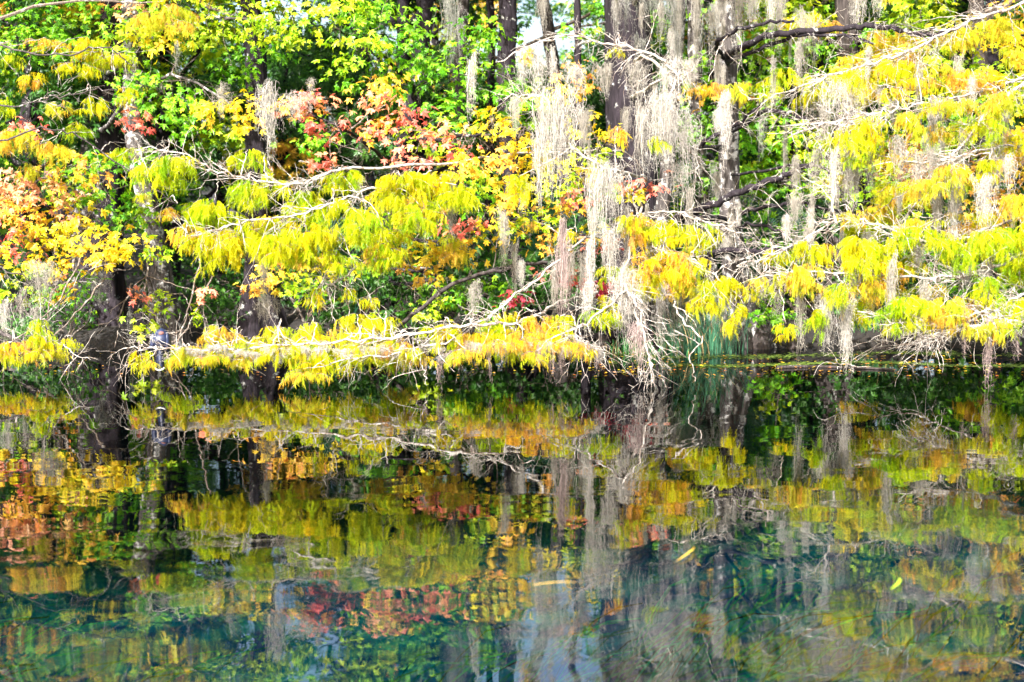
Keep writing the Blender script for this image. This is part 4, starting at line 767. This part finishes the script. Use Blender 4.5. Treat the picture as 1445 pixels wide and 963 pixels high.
# ------------------------------------------------------------------ algae, fallen leaves, drifting blades, eelgrass
ALG = leaf_mat('algae', 0.1, 0.03)
a = Acc(); n = 5200
u = rng.uniform(-1, 1, n); gx = 1.05 + (u + 1) * 2.35; lane = rng.random(n)
gy = np.where(lane < .5, 15.9 + .16 * np.sin(gx * 2.1) + rng.normal(0, .10, n), 16.9 + .2 * np.sin(gx * 1.4 + 1) + rng.normal(0, .16, n))
keepm = (np.sin(gx * 5.3 + gy * 3) + np.sin(gx * 2.1 - gy * 7) + rng.normal(0, .6, n)) > -0.5
gx, gy = gx[keepm], gy[keepm]; n = len(gx)
disc = (np.array([(math.cos(t), math.sin(t) * .8, 0) for t in np.linspace(0, 6.283, 7)[:-1]]), np.array([(0, k, k + 1) for k in range(1, 5)]))
inst(a, disc, rotz(rng.uniform(0, 6.28, n)) * rng.uniform(.006, .026, n)[:, None, None], np.stack([gx, gy, rng.uniform(.003, .006, n)], -1), np.array([.11, .17, .03]) * rng.uniform(.4, 1.4, (n, 1)))
tag(a.build('floating_algae', ALG), 'yellow-green algae scum floating in strips along the bank', 'algae', kind='stuff')
a = Acc(); n = 420; gx = rng.uniform(-6, 6, n); gy = rng.uniform(14.6, 17.2, n); gx[:150] = rng.uniform(.8, 5, 150); gy[:150] = rng.uniform(15.0, 16.4, 150)
nr = norm(np.array([0, 0, 1.0]) + rng.normal(0, .06, (n, 3)))
M = rotz(rng.uniform(0, 6.28, n)) * rng.uniform(.02, .05, n)[:, None, None]
inst(a, MAPLE_S[0], M, np.stack([gx, gy, np.full(n, .016)], -1), colours('O', n)); tag(a.build('fallen_leaves', LEAF), 'small orange leaves floating near the bank', 'leaves', kind='stuff')

a = Acc(); n = 2300
gx = rng.uniform(-6, 6, n); gy = rng.uniform(3.6, 10.5, n); pm = (np.sin(gx * 1.1 + gy * .7) + np.sin(gx * .5 - gy * 1.3 + 2) + rng.normal(0, .5, n)) > -.1; gx, gy = gx[pm], gy[pm]
gz = ground_z(gx, gy)
for x_, y_, z_ in zip(gx, gy, gz):
    l = rng.uniform(.4, 1.1); K = 5; t_ = np.linspace(0, 1, K)[:, None]; dr = R(rng.normal(8, 16)); wob = rng.uniform(-.2, .2)
    c = np.array([x_, y_, z_]) + l * (np.array([math.cos(dr), math.sin(dr), 0]) * t_ + np.array([0, wob, 0]) * np.sin(t_ * 5)) + np.array([0, 0, 1]) * rng.uniform(.2, .7) * np.sin(t_ * 1.7)
    ww = np.array([0, .012, .006]) * (1 - .5 * t_); v = np.concatenate([c - ww, c + ww]); k = np.arange(K - 1)
    a.add(v, np.concatenate([np.stack([k, k + 1, k + K], -1), np.stack([k + 1, k + K + 1, k + K], -1)]), np.array([.02, .80, .26]) * rng.uniform(.15, 1.15) ** 1.3)
tag(a.build('eelgrass', leaf_mat('eelgrass', 0.3, 0.0)), 'green eelgrass streaming under the clear water', 'eelgrass', kind='stuff')
def on_water(px, py, z=0.008):
    v = RT * (px - CX) / FPX + UP * (CY - py) / FPX + FW; return np.array([0, 0, CAMZ]) + v * ((CAMZ - z) / -v[2])
for lab, q0, q1, wd, col in [('straw yellow grass blade floating right of the middle', (955, 792), (980, 772), .006, (.75, .55, .06)), ('short lime green leaf blade drifting at lower right', (1257, 832), (1268, 816), .008, (.45, .7, .04)), ('long straw blade floating across the middle reflection', (752, 826), (812, 822), .004, (.6, .45, .08))]:
    p0, p1 = on_water(*q0), on_water(*q1); dv = norm(p1 - p0); sd_ = np.cross(dv, (0, 0, 1)); t_ = np.linspace(0, 1, 7)
    up_ = [np.array([0, 0, .012 * math.sin(x * 3.14)]) for x in t_]; c = np.array([p0 + (p1 - p0) * x + u_ + sd_ * .02 * math.sin(x * 3.1) for x, u_ in zip(t_, up_)]); ww = sd_[None] * (wd * np.sin(.25 + t_ * 2.7))[:, None]
    th = np.array([0, 0, .0025]); v = np.concatenate([c - ww, c + th, c + ww]); k = np.arange(6)
    a = Acc(); a.add(v, np.concatenate([np.stack([k, k + 7, k + 1], -1), np.stack([k + 1, k + 7, k + 8], -1), np.stack([k + 7, k + 14, k + 8], -1), np.stack([k + 8, k + 14, k + 15], -1)]), col)
    tag(a.build('floating_leaf', LEAF), lab, 'leaf', 'leaf blades drifting on the river')

# ------------------------------------------------------------------ the bird on the low branch, seen from behind
BLUE = plain('blue_black_feather', (.003, .009, .04), .5, .5, 60, .6); BRN = plain('brown_feather', (.16, .07, .06), .7); WHT = plain('white_feather', (.8, .8, .78), .8); HORN = plain('horn', (.12, .1, .08), .5)
def ellip(a_, cen, rad, tilt=0, nu=18, nv=14, f=lambda u, v: 1):
    u = np.linspace(0, 2 * math.pi, nu, endpoint=False); v = np.linspace(-math.pi / 2, math.pi / 2, nv); U, V_ = np.meshgrid(u, v)
    k = f(U, V_); p_ = np.stack([np.cos(V_) * np.cos(U) * rad[0] * k, np.cos(V_) * np.sin(U) * rad[1] * k, np.sin(V_) * rad[2]], -1).reshape(-1, 3)
    c, s = math.cos(tilt), math.sin(tilt); p_ = np.stack([p_[:, 0], p_[:, 1] * c - p_[:, 2] * s, p_[:, 1] * s + p_[:, 2] * c], -1) + cen
    i_ = (np.arange(nv - 1)[:, None] * nu + np.arange(nu)[None]).ravel(); j_ = (np.arange(nv - 1)[:, None] * nu + (np.arange(nu)[None] + 1) % nu).ravel()
    a_.add(p_, np.concatenate([np.stack([i_, j_, j_ + nu], -1), np.stack([i_, j_ + nu, i_ + nu], -1)]))
bl = P(227, 489, 13.85); bird = empty('bird', bl, label='blue-black bird with a brown head patch perched back to us on the low branch', cat='bird'); bird.scale = (1.2, 1.2, 1.15)
a = Acc(); t_ = np.linspace(0, 1, 14); zz = -.03 + .175 * t_
rr = np.interp(t_, [0, .15, .4, .6, .74, .84, .93, 1], [.02, .055, .078, .072, .052, .046, .034, .006])
tube(a, np.stack([.004 * np.sin(t_ * 3), .03 * (t_ - .5) + .01, zz], -1), rr, 18); a.build('body', BLUE, bird, True)
a = Acc(); ellip(a, np.array([.012, -.018, .105]), (.024, .030, .020)); a.build('head_patch', BRN, bird, True)
for s in (-1, 1):
    a = Acc(); ellip(a, np.array([s * .056, .0, .03]), (.026, .050, .085), .12, f=lambda u, v: 1 - .25 * np.sin(v)); a.build('wing', BLUE, bird, True)
    a = Acc(); tube(a, [(s * .022, .02, -.01), (s * .024, .01, -.035), (s * .024, -.01, -.04)], [.006, .004, .003], 6); lg = a.build('leg', HORN, bird, True)
    for q in (-1, 0, 1):
        a = Acc(); tube(a, [(s * .024, .0, -.036), (s * .024 + q * .012, -.018, -.034), (s * .024 + q * .014, -.024, -.046)], [.003, .0025, .0015], 5); a.build('toe', HORN, lg, True)
a = Acc(); tube(a, [(.03, .02, .122), (.05, .035, .120), (.072, .045, .116)], [.010, .006, .001], 8); a.build('beak', HORN, bird, True)
a = Acc(); ellip(a, np.array([.036, .0, .126]), (.005, .005, .005), nu=10, nv=8); a.build('eye', HORN, bird, True)
a = Acc(); v = []
for k, t in enumerate(np.linspace(0, 1, 8)):
    wd = .022 + .016 * t; v += [(-wd, -.02 - .03 * t, -.01 - .165 * t), (0, -.03 - .03 * t, -.012 - .168 * t), (wd, -.02 - .03 * t, -.01 - .165 * t), (0, -.012 - .03 * t, -.01 - .165 * t)]
f = []
for k in range(7):
    for j in range(4): p0, p1 = k * 4 + j, k * 4 + (j + 1) % 4; f += [(p0, p1, p1 + 4), (p0, p1 + 4, p0 + 4)]
a.add(v, f + [(28, 29, 30), (28, 30, 31)]); tl_ = a.build('tail', BLUE, bird, True)
a = Acc(); tube(a, [(-.036, -.055, -.168), (-.024, -.066, -.182), (0, -.07, -.188), (.024, -.066, -.182), (.036, -.055, -.168)], [.004, .007, .008, .007, .004], 8); a.build('tail_tip', WHT, tl_, True)
print('tris', sum(len(m_.polygons) for m_ in bpy.data.meshes))
